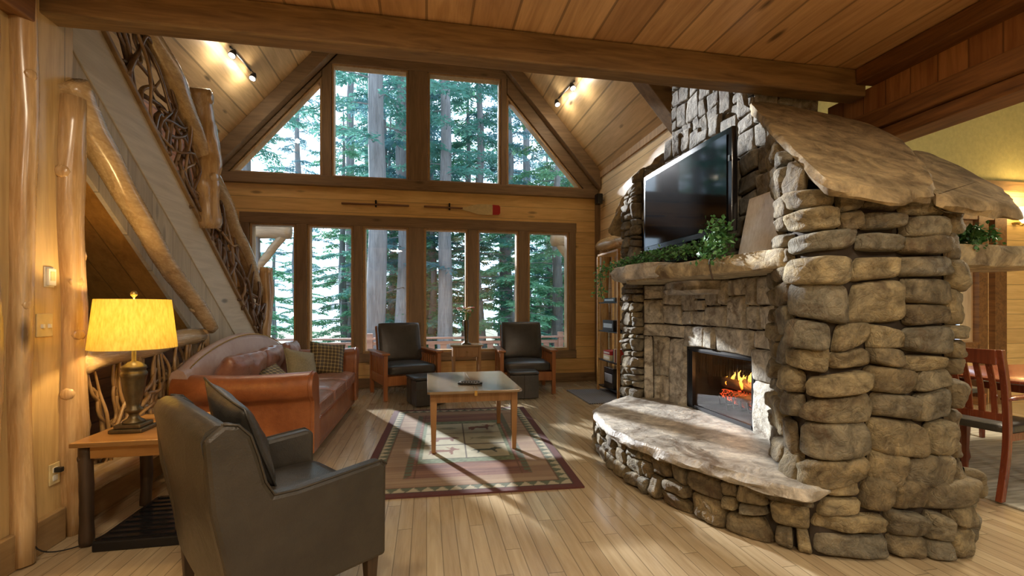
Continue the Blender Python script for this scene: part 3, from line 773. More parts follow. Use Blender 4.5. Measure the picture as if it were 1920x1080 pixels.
# mantel shelf: long shelf, thick pale end stone and corbel
FB(slab([(2.42, 4.30), (1.97, 4.26), (1.80, 3.9), (1.86, 3.35), (1.92, 2.85), (1.985, 2.22), (2.25, 2.2), (2.42, 2.7)], lambda x, y: 1.635, .115, 31, rough=.012), 'mantel_shelf', M['mantel'], auto=38)
FB(slab([(2.2, 4.34), (1.93, 4.32), (1.74, 4.06), (1.73, 3.72), (1.80, 3.42), (2.2, 3.42)], lambda x, y: 1.665, .125, 37, rough=.03), 'mantel_end_stone', M['slab'], auto=38)
FB(slab([(2.40, 3.92), (2.16, 3.86), (2.12, 3.60), (2.16, 3.36), (2.40, 3.30)], lambda x, y: 1.515, .11, 41, rough=.03), 'mantel_corbel', M['slab'], auto=38)
FB(slab([(2.86, 2.12), (3.82, 2.10), (3.86, 2.3), (3.82, 2.48), (2.86, 2.5)], lambda x, y: 1.665, .13, 43, rough=.02), 'side_mantel_shelf', M['mantel'], auto=38)

# firebox: iron liner, glass, folded doors, grate
FX = 2.375
fb = MB()
def inb(m, x0, x1, y0, y1, z0, z1): return m.box(x0, x1, y0, y1, z0, z1)
inb(fb, 2.95, 2.97, FY0, FY1, HZ, ZS); inb(fb, FX, 2.95, FY0-.004, FY0+.012, HZ, ZS); inb(fb, FX, 2.95, FY1-.012, FY1+.004, HZ, ZS)
inb(fb, FX, 2.95, FY0, FY1, ZS-.02, ZS); inb(fb, FX, 2.95, FY0, FY1, HZ-.02, HZ+.01)
fb = FB(fb, 'firebox', M['dark_gap'])
fd = MB()
for y0, y1, z0, z1 in ((FY0+.012, FY0+.04, HZ, ZS-.02), (FY1-.04, FY1-.012, HZ, ZS-.02), (FY0+.012, FY1-.012, HZ+.01, HZ+.035), (FY0+.012, FY1-.012, ZS-.035, ZS-.02)): fd.box(2.37, 2.40, y0, y1, z0, z1)
fd = FB(fd, 'door_frame', M['black_metal'])
def FC(mb, name, mat, par, **kw):
    o = FB(mb, name, mat, par, **kw); return o
g = FC(MB().box(2.384, 2.388, FY0+.04, FY1-.04, HZ+.035, ZS-.05), 'glass_pane', M['fire_glass'], fd)
m = MB()
for k in range(4): m.box(2.36-.0, 2.372+.02*(k % 2), FY1-.05-.018*k, FY1-.038-.018*k, HZ+.02, ZS-.03)
FC(m, 'folded_door', M['black_metal'], fd)
m = MB(); k = 0
for i in range(44):   # spark curtain: fine hanging strands
    y = FY0+.06+(FY1-FY0-.12)*i/43; m.tube([(2.42+.012*sin(i*1.1), y, ZS-.05), (2.42+.012*sin(i*1.1+.4), y, HZ+.33)], .0018, 4)
tag(FC(m, 'spark_curtain', M['black_metal'], fd), kind='stuff')
gt = thing('fire_grate', 'black iron grate holding the burning logs', 'grate', (2.66, 3.3, HZ+.012))
m = MB()
for i in range(7): m.tube([(-.14, -.27+.09*i, .14), (-.13, -.27+.09*i, .06), (.12, -.27+.09*i, .06), (.13, -.27+.09*i, .12)], .009, 6)
m.build('bars', M['black_metal'], gt, smooth=True)
for x in (-.09, .09):
    for y in (-.22, .22): MB().tube([(x, y, 0), (x, y, .06)], .01, 6).build('leg', M['black_metal'], gt)
for i in range(5): pass
def ember_mat():
    N = NT('glowing_log'); tc, X = N.xyz(); n = N.noise(tc, 18, 5, .7); n2 = N.noise(tc, 6, 3)
    v = N.n('TexVoronoi', {'Vector': tc, 'Scale': 32}, feature='DISTANCE_TO_EDGE').outputs['Distance']
    m1 = N.ma('MULTIPLY', N.ma('LESS_THAN', v, .09), N.n('MapRange', {0: n2, 1: .42, 2: .62}).outputs[0])
    c = N.ramp(n, [(.3, (.03, .018, .012)), (.7, (.16, .075, .04))])
    return N.fin(c, .8, n, .6, .01, Emission_Color=(1, .09, .02, 1), Emission_Strength=N.ma('MULTIPLY', m1, 2.2))
M['ember'] = ember_mat(); M['char'] = wood('charred_wood', (.20, .11, .06), (.05, .03, .02), 0, 1, 2, rough=.8, knots=0)
logs = [((2.58, 3.60, .53), (2.60, 3.05, .50), .05, 'ember', 'glowing front log with red embers, resting low on the grate'),
        ((2.72, 3.52, .56), (2.70, 2.98, .54), .055, 'ember', 'glowing log at the back of the grate'),
        ((2.60, 3.62, .64), (2.70, 3.12, .60), .042, 'char', 'upper charred log slanting across the fire'),
        ((2.64, 3.40, .65), (2.66, 2.95, .575), .036, 'char', 'short split log lying nearest the right end of the fire')]
for i, (a, b_, r_, mt, lb) in enumerate(logs):
    log('fire_log', [a, b_], r_, M[mt], lb, 'log', seed=50+i, wob=.008, rough=.5, group='logs in the fireplace', n=12)
def flame_mat():
    N = NT('flame'); tc, X = N.xyz(); g_ = N.n('MapRange', {0: X[2], 1: .0, 2: .20}).outputs[0]
    c = N.ramp(g_, [(0, (1, .22, .02)), (.5, (1, .48, .06)), (1, (1, .68, .18))])
    e = N.n('Emission', {0: c, 1: 7.0}); tr = N.n('BsdfTransparent')
    f = N.ma('MULTIPLY', N.n('LayerWeight', {0: .35}).outputs['Facing'], 1.0)
    mx_ = N.n('MixShader', {0: N.ma('MINIMUM', N.ma('ADD', f, .12), 1), 1: e.outputs[0], 2: tr.outputs[0]})
    N.t.links.new(mx_.outputs[0], N.out.inputs[0]); return N.m
FM = flame_mat(); rr = random.Random(4)
fl = thing('fire', 'yellow orange flames licking above the logs', 'fire', (2.64, 3.28, .62))
for i in range(17):
    y = -.30+.58*i/16+rr.uniform(-.012, .012); h_ = rr.uniform(.10, .19)*(1.25 if i in (2, 3, 9, 10, 14) else .8); x = rr.uniform(-.05, .06)
    ph = rr.uniform(0, 6); pts = [(x+.01*sin(ph+k), y+.018*sin(ph+k*1.3), -.02+h_*k/6) for k in range(7)]
    MB().tube(pts, [.010, .020, .022, .018, .012, .006, .001], 8).build('flame', FM, fl, smooth=True)
light('POINT', 'fire_glow', (2.58, 3.3, .70), 5, (1, .45, .15), shadow_soft_size=.08)

# ------------------------------------------------------------------ things on the mantel
tv = thing('television', 'large black flat television standing on the stone mantel', 'television', (2.13, 3.50, 1.67), 0)
# local: screen faces -x, width along y
m = MB(); m.rbox(.03, .66, .375, .022, 6, (0, 0, .535)); cab = m.build('cabinet', M['plastic'], tv, smooth=True, auto=40)
MB().box(-.033, -.0305, -.61, .61, .21, .86).build('screen', M['screen'], tv)
m = MB().rbox(.045, .40, .22, .03, 5, (.06, 0, .52)); m.build('back_housing', M['plastic'], tv, smooth=True)
MB().box(-.0345, -.031, -.645, -.63, .66, .70).build('badge', M['steel'], tv)
m = MB(); m.box(-.02, .04, -.08, .08, .02, .2); m.build('neck', M['plastic'], tv, bevel=.01)
MB().rbox(.13, .32, .012, .01, 5, (.03, 0, .012)).build('stand', M['plastic'], tv, smooth=True)
def board_mat():
    N = NT('faded_print'); tc, X = N.xyz()
    n = N.noise(N.vec(N.ma('MULTIPLY', X[0], 10), N.ma('MULTIPLY', X[1], 26), N.ma('MULTIPLY', X[2], 12)), 1.6, 4, .7)
    rows = N.ma('LESS_THAN', N.ma('FRACT', N.ma('MULTIPLY', X[2], 17)), .55)
    wds = N.ma('GREATER_THAN', N.noise(N.vec(0, N.ma('MULTIPLY', X[1], 45), N.ma('MULTIPLY', N.ma('FLOOR', N.ma('MULTIPLY', X[2], 17)), 3.7)), 1.0, 1), .48)
    c = N.ramp(n, [(.3, (.60, .56, .52)), (.7, (.80, .77, .75))])
    c = N.mix(N.ma('MULTIPLY', N.ma('MULTIPLY', rows, wds), .35), c, (.78, .74, .74))
    return N.fin(c, .3)
M['board'] = board_mat()
bd = thing('sign_board', 'pale printed canvas board leaning on the mantel beside the television', 'sign', (2.14, 2.62, 1.64), radians(-4))
Mx = rotm(y=radians(12)); m = MB(); m.box(-.02, .02, -.20, .20, .0, .42, Mx); m.build('canvas', M['blade'], bd, bevel=.003)
m = MB(); m.box(-.0225, -.0205, -.195, .195, .005, .415, Mx); m.build('printed_face', M['board'], bd)

def leaves(mb, pts, nper, spread, size, rr, droop=0):
    for p in pts:
        for _ in range(nper):
            q = Vector(p)+Vector((rr.gauss(0, spread), rr.gauss(0, spread), rr.gauss(0, spread*.75)-droop*rr.random()))
            d = Vector((rr.gauss(0, 1), rr.gauss(0, 1), rr.gauss(0, .7))).normalized(); u = d.orthogonal().normalized()
            u = (u*cos(rr.random()*6)+d.cross(u)*sin(rr.random()*6)); s_ = size*rr.uniform(.6, 1.2)
            mb.add([q, q+d*s_*.5+u*s_*.3, q+d*s_+u.cross(d)*s_*.1, q+d*s_*.5-u*s_*.3], [(0, 1, 2, 3)])
    return mb
rr = random.Random(8)
gl = thing('garland', 'green leafy garland lying along the mantel under the television', 'garland', (1.95, 3.4, 1.68))
path = curve([(-.10, .82, .02), (-.04, .5, .05), (0, .2, .06), (.04, -.1, .06), (.10, -.32, .06), (.11, -.48, .10)], 10)
MB().tube(path, .007, 5).build('stem', M['bark'], gl, smooth=True)
leaves(MB(), path, 28, .036, .035, rr).build('leaves', M['leaf'], gl)
gp = thing('ivy_plant', 'bushy green sprig hanging over the mantel edge beside the sign board', 'plant', (1.955, 2.78, 1.70))
path = curve([(.02, .03, .16), (.01, .01, .08), (-.03, -.02, .0), (-.085, -.03, -.10), (-.075, -.05, -.22)], 8)
MB().tube(path, .006, 5).build('stem', M['bark'], gp, smooth=True)
leaves(MB(), path[:22], 26, .045, .04, rr).build('leaves', M['leaf'], gp)
tr_ = thing('ivy_sprig', 'small green sprig trailing below the left end of the mantel', 'plant', (1.80, 4.1, 1.66))
path = curve([(0, 0, .02), (-.11, .10, .0), (-.12, .13, -.12), (-.10, .14, -.26)], 6)
MB().tube(path, .004, 5).build('stem', M['bark'], tr_, smooth=True); leaves(MB(), path, 12, .028, .035, rr).build('leaves', M['leaf'], tr_)
fn = thing('potted_fern', 'dark green fern bundle on the side mantel shelf facing the dining room', 'plant', (3.22, 2.24, 1.675))
m = MB()
for k in range(16):
    a = k*2.4; e = Vector((.15*cos(a), .13*sin(a), .10*rr.random()-.03)); m.tube([(0, 0, 0), e*.6+Vector((0, 0, .06)), e], .003, 4)
    leaves_pts = [(e*t+Vector((0, 0, .05*sin(pi*t)))) for t in (.3, .5, .7, .9, 1.05)]
    if k == 0: lm = MB()
    leaves(lm, leaves_pts, 14, .022, .035, rr)
m.build('stems', M['bark'], fn); lm.build('leaves', M['leaf'], fn)

# ------------------------------------------------------------------ rug with its woven pattern (colours belong to the weave)
def rug():
    W_, L_ = 1.62, 2.62; nx, ny = 150, 244
    motifs = {
        'bear': [(-.9, -.5), (-.8, .1), (-.55, .4), (-.1, .42), (.3, .38), (.55, .45), (.75, .35), (.95, .12), (.9, 0), (.65, .0), (.55, -.1), (.6, -.55), (.42, -.55), (.35, -.12), (-.3, -.12), (-.4, -.55), (-.6, -.55), (-.62, -.15), (-.7, -.55)],
        'fish': [(-.95, .4), (-.6, .08), (-.1, .32), (.5, .28), (.9, 0), (.5, -.26), (-.1, -.3), (-.6, -.05), (-.95, -.38), (-.8, 0)],
        'moose': [(-.9, -.5), (-.85, .25), (-.3, .38), (.3, .3), (.4, .5), (.2, .62), (.1, .9), (.35, .7), (.5, .95), (.6, .6), (.95, .35), (.85, .2), (.6, .22), (.5, -.05), (.52, -.6), (.38, -.6), (.3, -.12), (-.4, -.1), (-.55, -.6), (-.7, -.6), (-.7, -.1), (-.8, -.5)],
        'wolf': [(-.95, -.1), (-.7, .25), (.2, .25), (.45, .45), (.5, .62), (.6, .45), (.95, .3), (.9, .18), (.62, .15), (.5, -.1), (.6, -.55), (.48, -.55), (.3, -.1), (-.4, -.05), (-.5, -.55), (-.62, -.55), (-.6, 0), (-.75, .0)]}
    def inside(px, py, P):
        r_ = False; j = len(P)-1
        for i in range(len(P)):
            if (P[i][1] > py) != (P[j][1] > py) and px < (P[j][0]-P[i][0])*(py-P[i][1])/(P[j][1]-P[i][1])+P[i][0]: r_ = not r_
            j = i
        return r_
    maroon = (.085, .026, .022); tan = (.28, .20, .125); tan2 = (.20, .125, .08); green = (.085, .10, .065); cream = (.34, .30, .205); brown = (.11, .055, .03); dark = (.045, .03, .025)
    def col(x, y):   # x,y in metres from the centre, y<0 near the camera
        ax, ay = W_/2-abs(x), L_/2-abs(y); e = min(ax, ay)
        if e < .055: return maroon
        if e < .068: return dark
        if e < .145:
            k = (y if ax < ay else x); t = (e-.068)/.077; tri = abs(((k/.10) % 1)-.5)*2
            return cream if t < tri else green
        if e < .16: return brown
        st = noise.noise(Vector((x*.9, y*34, 2))); st2 = noise.noise(Vector((x*2, y*70, 5)))
        if e < .32:
            return tuple(a+(b_-a)*min(1, max(0, .5+st*1.1+st2*.4)) for a, b_ in zip(tan, tan2))
        if e < .375 and ax < ay or (e < .375 and False): return green if ((y*14) % 1) < .75 else brown
        cx, cy = .40, .67
        if abs(x) > cx or abs(y) > cy:
            c = tuple(a+(b_-a)*min(1, max(0, .5+st*1.3+st2*.5)) for a, b_ in zip((.22, .115, .075), (.12, .055, .042)))
            return c if not (cx < abs(x) < cx+.02 or cy < abs(y) < cy+.02) else brown
        if abs(x) > cx-.03 or abs(y) > cy-.10:
            return tuple(q*(1+.5*noise.noise(Vector((x*30, y*30, 0)))) for q in (.13, .16, .095))
        # six panels 2 x 3
        if abs(x) < .008: return dark
        h_ = (cy-.10)*2/3; r_ = int((y+(cy-.10))/h_); r_ = min(2, max(0, r_)); yy = (y+(cy-.10))-r_*h_
        if yy < .008 or yy > h_-.004: return dark
        px = (abs(x)-.19)/.15*(1 if x > 0 else -1); py = (yy-h_/2)/(h_*.40)
        k = {(0, 1): 'wolf', (0, 0): 'moose', (1, 1): 'fish', (1, 0): 'bear', (2, 1): 'moose', (2, 0): 'fish'}[(r_, 1 if x > 0 else 0)]
        px = (abs(x)-.19)/.15 * (1 if x < 0 else 1); 
        if inside((x-.19)/.15 if x > 0 else (x+.19)/.15, py*1.1, motifs[k]): return {'wolf': (.05, .065, .05), 'moose': (.16, .07, .045), 'fish': (.20, .19, .12), 'bear': (.15, .07, .05)}[k]
        return tuple(q*(1+.14*noise.noise(Vector((x*12, y*12, 1)))) for q in (.35, .325, .225))
    vs = []; cols = []
    for j in range(ny+1):
        for i in range(nx+1):
            x = -W_/2+W_*i/nx; y = -L_/2+L_*j/ny; vs.append((x, y, .012+.0008*noise.noise(Vector((x*40, y*40, 0))))); cols.append(col(x, y))
    fs = [(j*(nx+1)+i, j*(nx+1)+i+1, (j+1)*(nx+1)+i+1, (j+1)*(nx+1)+i) for j in range(ny) for i in range(nx)]
    m = MB(); m.add(vs, fs); n0 = len(vs)
    m.add([(-W_/2, -L_/2, 0), (W_/2, -L_/2, 0), (W_/2, L_/2, 0), (-W_/2, L_/2, 0), (-W_/2, -L_/2, .0117), (W_/2, -L_/2, .0117), (W_/2, L_/2, .0117), (-W_/2, L_/2, .0117)],
          [(0, 1, 5, 4), (1, 2, 6, 5), (2, 3, 7, 6), (3, 0, 4, 7)])
    cols += [maroon]*8
    N = NT('woven_rug'); at = N.n('VertexColor', layer_name='weave').outputs[0]; tc, X = N.xyz()
    wv = N.noise(N.vec(N.ma('MULTIPLY', X[0], 60), N.ma('MULTIPLY', X[1], 220), 0), 2, 2)
    N.fin(at, .95, wv, .5, .003)
    o = m.build('area_rug', N.m)
    ca = o.data.color_attributes.new('weave', 'FLOAT_COLOR', 'POINT')
    ca.data.foreach_set('color', [q for c in cols for q in (c[0], c[1], c[2], 1)])
    return o
o = rug(); o.location = (.36, 4.44, .001); o.rotation_euler = (0, 0, radians(-2.5))
tag(o, 'lodge style rug with maroon border, zigzag edge and animal panels', 'rug')

def striped():
    N = NT('striped_mat'); tc, X = N.xyz(); s_ = N.ma('SINE', N.ma('MULTIPLY', X[0], 190)); f = N.ma('GREATER_THAN', s_, 0)
    return N.fin(N.mix(f, (.10, .10, .11), (.24, .24, .25)), .9)
M['mat'] = striped()
tag(MB().box(2.13, 2.78, 5.74, 6.75, .001, .012).build('door_mat', M['mat'], bevel=.003), 'grey striped mat on the floor in front of the media shelf', 'rug')

# ------------------------------------------------------------------ coffee table
ct = thing('coffee_table', 'square legged wooden coffee table with hinged two leaf top on the rug', 'table', (.42, 4.50, 0.013), 0)
for s_ in (-1, 1):
    m = MB(); x0, x1 = (0.001, .415) if s_ > 0 else (-.415, -.001)
    m.prism([(x0, -.56), (x0+.02*(s_ < 0), -.58), (x1-.03*(s_ > 0), -.585), (x1, -.555), (x1, .555), (x1-.03*(s_ > 0), .585), (x0+.03*(s_ < 0), .585), (x0, .56)], lambda a, b_: (a, b_, .535), lambda a, b_: (a, b_, .558))
    m.build('table_leaf', M['table_top'], ct, bevel=.004)
m = MB(); m.box(-.36, .36, -.47, -.445, .44, .534); m.box(-.36, .36, .445, .47, .44, .534); m.box(-.375, -.35, -.46, .46, .44, .534); m.box(.35, .375, -.46, .46, .44, .534)
m.build('apron', M['table_leg'], ct, bevel=.003)
for sx in (-1, 1):
    for sy in (-1, 1):
        m = MB(); x, y = sx*.36, sy*.45
        m.loft([[(x+a*k-sx*(.028-k)*0, y+b_*k, z) for a, b_ in ((-1, -1), (1, -1), (1, 1), (-1, 1))] for k, z in ((.018, 0), (.028, .42), (.028, .534))])
        m.build('leg', M['table_leg'], ct, bevel=.003)
for y in (-.58, .58):
    MB().box(-.012, .012, y-.008, y+.008, .515, .56).build('brass_catch', M['brass'], ct)
rm = thing('remote_control', 'slim black remote lying on the coffee table', 'remote', (.40, 4.25, .572), radians(-8))
MB().rbox(.115, .022, .010, .009, 5, (0, 0, .010)).build('casing', M['plastic'], rm, smooth=True)
m = MB()
for i in range(7):
    for j in (-1, 0, 1): m.box(-.09+.025*i, -.08+.025*i, j*.011-.003, j*.011+.003, .019, .0225)
m.build('buttons', M['steel'], rm)
mg = thing('eyeglass_case', 'small dark case resting against the remote on the coffee table', 'case', (.40, 4.29, .572), radians(4))
MB().rbox(.095, .018, .014, .012, 5, (0, 0, .014)).build('shell', M['dark_leather'], mg, smooth=True); MB().box(-.09, .09, -.0185, -.0165, .013, .015).build('seam', M['steel'], mg)

# ------------------------------------------------------------------ sofa
sf = thing('leather_sofa', 'chestnut leather camelback sofa with rolled arms and nailhead trim', 'sofa', (-1.95, 3.90, 0), radians(-.5))
L_ = 2.42; D_ = 1.04
def crest(y):
    t = y/L_; return .80+.215*max(0, sin(pi*min(1, max(0, (t-.03)/.94))))**.75
# back
rings = []
for i in range(31):
    y = .02+(L_-.04)*i/30; zc = crest(y); r_ = .055
    ring = [(0.02, y, .12), (-.005, y, .5), (.0, y, zc-.05), (.015, y, zc-.01), (.055, y, zc+.012), (.10, y, zc-.005), (.125, y, zc-.05), (.17, y, .55), (.20, y, .40), (.20, y, .12)]
    rings.append(ring)
MB().loft(rings).build('backrest', M['sofa_back_sheen'], sf, smooth=True, auto=60)
m = MB()
for i in range(120):
    y = .10+(L_-.2)*i/119; m.rbox(.0065, .0065, .0065, .0064, 2, (.112, y, crest(y)+.004-.008))
tag(m.build('nailhead_trim', M['brass'], sf, smooth=True), kind='stuff')
# arms
def arm(y0, out, name='arm'):
    rings = []
    # profile in (w,z); w is measured outward from the inner side
    prof = [(.0, .10), (.0, .42), (.01, .60), (.03, .70), (.09, .755), (.17, .765), (.235, .73), (.265, .66), (.25, .585), (.205, .545), (.185, .50), (.19, .30), (.19, .10)]
    prof = [(p[0], p[1]) for p in curve([(a, b_, 0) for a, b_ in prof], 3)]
    for i in range(13):
        x = .02+(D_-.04)*i/12; k = 1-.04*(i > 11)
        dz_ = -.02*sin(pi*i/12)
        rings.append([(x, y0+out*w_, z+(dz_ if z > .5 else 0)) for w_, z in prof])
    if out < 0: rings = [list(reversed(r_)) for r_ in rings]
    a = MB().loft(rings, caps=True).build(name, M['sofa'], sf, smooth=True, auto=50)
    # front scroll panel with welt
    fp = MB(); fp.loft([[(D_-.03, y0+out*w_, z) for w_, z in prof], [(D_+.005, y0+out*(w_*.94+.006), z*.985+.004) for w_, z in prof]]); fp.build('scroll_panel', M['sofa'], a, smooth=True, auto=50)
    wl = MB(); wl.tube([(D_-.02, y0+out*w_, z) for w_, z in prof], .006, 5); wl.build('welt', M['sofa'], a, smooth=True)
arm(.24, -1); arm(L_-.24, 1)
def wr(seed, amp, sc=5):
    return lambda q: q+q.normalized()*amp*noise.noise(q*sc+Vector((seed, 0, 0)))
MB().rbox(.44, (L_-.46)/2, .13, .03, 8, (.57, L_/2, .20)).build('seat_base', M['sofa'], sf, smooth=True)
MB().box(.06, D_-.04, .06, L_-.06, .04, .12).build('bottom_rail', M['sofa'], sf, bevel=.01)
cw = (L_-.48)/3
for k in range(3):
    yc = .24+cw*(k+.5)
    def fn(q, k=k):
        b_ = 1-(q.y/(cw/2))**2; a_ = 1-(q.x/.42)**2
        z = q.z+(.035*max(0, a_)*max(0, b_) if q.z > 0 else 0)+.010*noise.noise(Vector((q.x*6+k*3, q.y*9, 0)))*(q.z > 0)+.004*noise.noise(Vector((q.x*22+k*3, q.y*22, 0)))
        return Vector((q.x, q.y, z))
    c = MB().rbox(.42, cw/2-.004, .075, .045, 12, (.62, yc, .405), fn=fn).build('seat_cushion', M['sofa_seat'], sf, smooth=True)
    MB().tube([(1.035, yc-cw/2+.03, .455), (1.035, yc+cw/2-.03, .455)], .005, 5).build('welt', M['sofa_seat'], c, smooth=True)
    Mx = rotm(y=radians(-66), z=radians((-6, 4, 8)[k]), t=(.285, yc-.0, .66))
    m = MB(); n_ = 26
    for sg in (1, -1):
        vs = []; fs = []
        for i in range(n_+1):
            for j in range(n_+1):
                a = -1+2*i/n_; b_ = -1+2*j/n_
                ed = max(0, (1-abs(a)**3)*(1-abs(b_)**3))**.5
                fold = .030*sin(b_*9+2.4*a+k*2+2*noise.noise(Vector((a*1.2, b_*1.2, k))))*(.35+.65*abs(a))*ed
                hgt = (.115*ed+fold*(sg > 0)+.02*noise.noise(Vector((a*3+k*5, b_*3, 2)))*ed)
                vs.append(Mx @ Vector((a*.235*(1+.05*noise.noise(Vector((b_*3, k, 1)))), b_*(cw/2+.02)*(1-.05*a*a), sg*hgt)))
        for i in range(n_):
            for j in range(n_):
                q = i*(n_+1)+j; f = (q, q+n_+1, q+n_+2, q+1); fs.append(f if sg > 0 else tuple(reversed(f)))
        m.add(vs, fs)
    m.build('back_cushion', M['sofa_seat'], sf, smooth=True)
for x in (.12, .94):
    for y in (.12, L_-.12): MB().lathe([(.02, 0), (.03, .02), (.032, .05)], 12, (x, y)).build('foot', M['bark'], sf)

def throw(label, loc_, hx, hy, t, mat, rot, seed, group='throw pillows on the sofa'):
    p = thing('throw_pillow', label, 'pillow', loc_, 0, group); p.rotation_euler = rot
    MB().pillow(hx, hy, t, 16, None, .012, seed).build('cover', mat, p, smooth=True)
    m = MB(); pts = []
    for k in range(41):
        a = 2*pi*k/40; c_, s_ = cos(a), sin(a); q = max(abs(c_), abs(s_)); u, v = c_/q, s_/q
        pts.append((u*hx*(1-.08*(1-v*v)), v*hy*(1-.08*(1-u*u)), 0))
    m.tube(pts, .005, 5, caps=False); m.build('piping', mat, p, smooth=True)
    return p
throw('brown lattice patterned pillow leaning on the far sofa arm', (-1.19, 5.82, .66), .205, .205, .07, M['lattice'], (radians(70), radians(8), radians(22)), 1)
throw('plain sage pillow leaning at the middle of the sofa', (-1.30, 5.12, .66), .19, .20, .075, M['sage'], (radians(62), radians(14), radians(52)), 2)
throw('patterned pillow lying low behind the near sofa arm', (-1.42, 4.62, .60), .19, .19, .06, M['lattice'], (radians(35), radians(-8), radians(60)), 3)

# ------------------------------------------------------------------ leather armchair in the foreground
ac = thing('leather_armchair', 'dark taupe leather armchair seen from behind in the foreground', 'armchair', (-.68, 1.705, 0), radians(37.0))
AW, AD = .80, .63     # local x forward, y to the chair's far side
side = [(.03, .20), (AD, .20), (AD+.005, .60), (AD-.02, .622), (.25, .60), (.165, .605), (.135, .66), (.11, .76), (.085, .84), (.045, .885), (-.0, .895), (-.06, .85), (-.04, .6), (.0, .4)]
for y0, y1 in ((0, .075), (AW-.075, AW)):
    m = MB(); m.prism(side, lambda a, b_: (a, y0, b_), lambda a, b_: (a, y1, b_)); m.build('arm_panel', M['armchair'], ac, bevel=.018)
rings = []
for i in range(17):
    t = i/16; y = .02+(AW-.04)*t; bow = -.045*sin(pi*t); hz_ = .885+.045*sin(pi*t)
    rings.append([(.03+bow*.3, y, .20), (-.0+bow*.6, y, .45), (-.065+bow, y, hz_-.04), (-.05+bow, y, hz_-.008), (-.02+bow, y, hz_+.008), (.02+bow, y, hz_), (.06+bow, y, hz_-.05), (.115, y, .62), (.15, y, .42), (.15, y, .20)])
MB().loft(rings).build('backrest', M['armchair'], ac, smooth=True, auto=60)
def fn(q): return Vector((q.x, q.y, q.z+(.02*(1-(q.x/.26)**2)*(1-(q.y/.33)**2) if q.z > 0 else 0)))
MB().rbox(.24, .32, .07, .03, 8, (.39, AW/2, .40), fn=fn).build('seat_cushion', M['armchair'], ac, smooth=True)
MB().box(.05, AD-.02, .04, AW-.04, .20, .335).build('seat_base', M['armchair'], ac, bevel=.01)
for x in (.06, AD-.05):
    for y in (.05, AW-.05):
        m = MB(); m.loft([[(x+a*k, y+b_*k, z) for a, b_ in ((-1, -1), (1, -1), (1, 1), (-1, 1))] for k, z in ((.016, 0), (.027, .205))]); m.build('leg', M['bark'], ac, bevel=.003)
for y in (.0, AW): # welt along the arm and back edges
    yy = y+(.006 if y == 0 else -.006); MB().tube([(a, yy, b_) for a, b_ in side[2:11]], .005, 5).build('welt', M['armchair'], ac, smooth=True)
m = MB(); m.tube([(-.048-.045*.5*0, .24, .86), (-.02, .245, .55), (.02, .245, .21)], .003, 4); m.build('seam', M['bark'], ac)
p = throw('dark leather pillow leaning against the back of the armchair', (-.85, 2.30, .715), .225, .225, .065, M['dark_leather'], (0, 0, 0), 6, 'armchair cushion')
del p['group']
p.rotation_euler = (Matrix.Rotation(radians(37), 3, 'Z') @ Matrix.Rotation(radians(68), 3, 'Y') @ Matrix.Rotation(radians(12), 3, 'Z')).to_euler()

# ------------------------------------------------------------------ mission chairs by the window
def mission(label, loc_, rz):
    t = thing('mission_chair', label, 'armchair', loc_, rz, 'mission chairs by the window')
    W2 = .39   # local: y forward is -y, x across
    for sx in (-1, 1):
        for y in (-.40, .36):
            MB().box(sx*W2-.028, sx*W2+.028, y-.028, y+.028, 0, .625).build('leg', M['mission'], t, bevel=.004)
        MB().box(sx*W2-.055, sx*W2+.055, -.45, .42, .627, .655).build('armrest', M['mission'], t, bevel=.006)
        MB().box(sx*W2-.014, sx*W2+.014, -.37, .33, .20, .33).build('side_rail', M['mission'], t, bevel=.003)
        MB().box(sx*W2-.014, sx*W2+.014, -.37, .33, .575, .625).build('top_rail', M['mission'], t, bevel=.003)
        for k in range(8): MB().box(sx*W2-.009, sx*W2+.009, -.325+.085*k, -.295+.085*k, .33, .575).build('slat', M['mission'], t)
    MB().box(-W2+.028, W2-.028, -.415, -.385, .20, .33).build('front_rail', M['mission'], t, bevel=.003)
    MB().box(-W2+.028, W2-.028, .345, .375, .20, .30).build('back_rail', M['mission'], t, bevel=.003)
    Mx = rotm(x=radians(-14), t=(0, .25, .42))
    m = MB(); m.box(-.33, -.29, .0, .03, 0, .58, Mx); m.box(.29, .33, .0, .03, 0, .58, Mx); m.box(-.33, .33, 0, .03, .54, .60, Mx)
    m.build('back_frame', M['mission'], t, bevel=.004)
    def puff(hx, hy, a): return lambda q: Vector((q.x, q.y, q.z+(a*(1-(q.x/hx)**2)*(1-(q.y/hy)**2) if q.z > 0 else 0)))
    MB().rbox(.345, .345, .065, .035, 8, (0, -.08, .405), fn=puff(.345, .345, .03)).build('seat_cushion', M['dark_leather'], t, smooth=True)
    MB().rbox(.325, .30, .055, .035, 10, (0, 0, 0), M=rotm(x=radians(76), t=(0, .235, .755)), fn=puff(.325, .30, .03)).build('back_cushion', M['dark_leather'], t, smooth=True)
    return t
mission('mission armchair with dark cushions, left of the small flower table', (-.33, 6.97, 0), radians(20))
mission('mission armchair with dark cushions in front of the right hand windows', (1.50, 6.98, 0), radians(-3))
def ottoman(label, loc_, rz):
    t = thing('ottoman', label, 'ottoman', loc_, rz, 'cube ottomans')
    MB().rbox(.205, .205, .165, .012, 5, (0, 0, .175)).build('body', M['dark_leather'], t, smooth=True, auto=40)
    MB().rbox(.212, .212, .022, .015, 5, (0, 0, .362)).build('lid', M['dark_leather'], t, smooth=True)
    m = MB()
    m.tube([(0, -.206, .01), (0, -.206, .34)], .004, 4); m.tube([(-.206, 0, .01), (-.206, 0, .34)], .004, 4); m.box(-.207, .207, -.2075, .2075, .225, .229)
    m.build('seam', M['bark'], t)
ottoman('dark leather cube ottoman partly behind the coffee table', (-.01, 6.20, 0), radians(20))
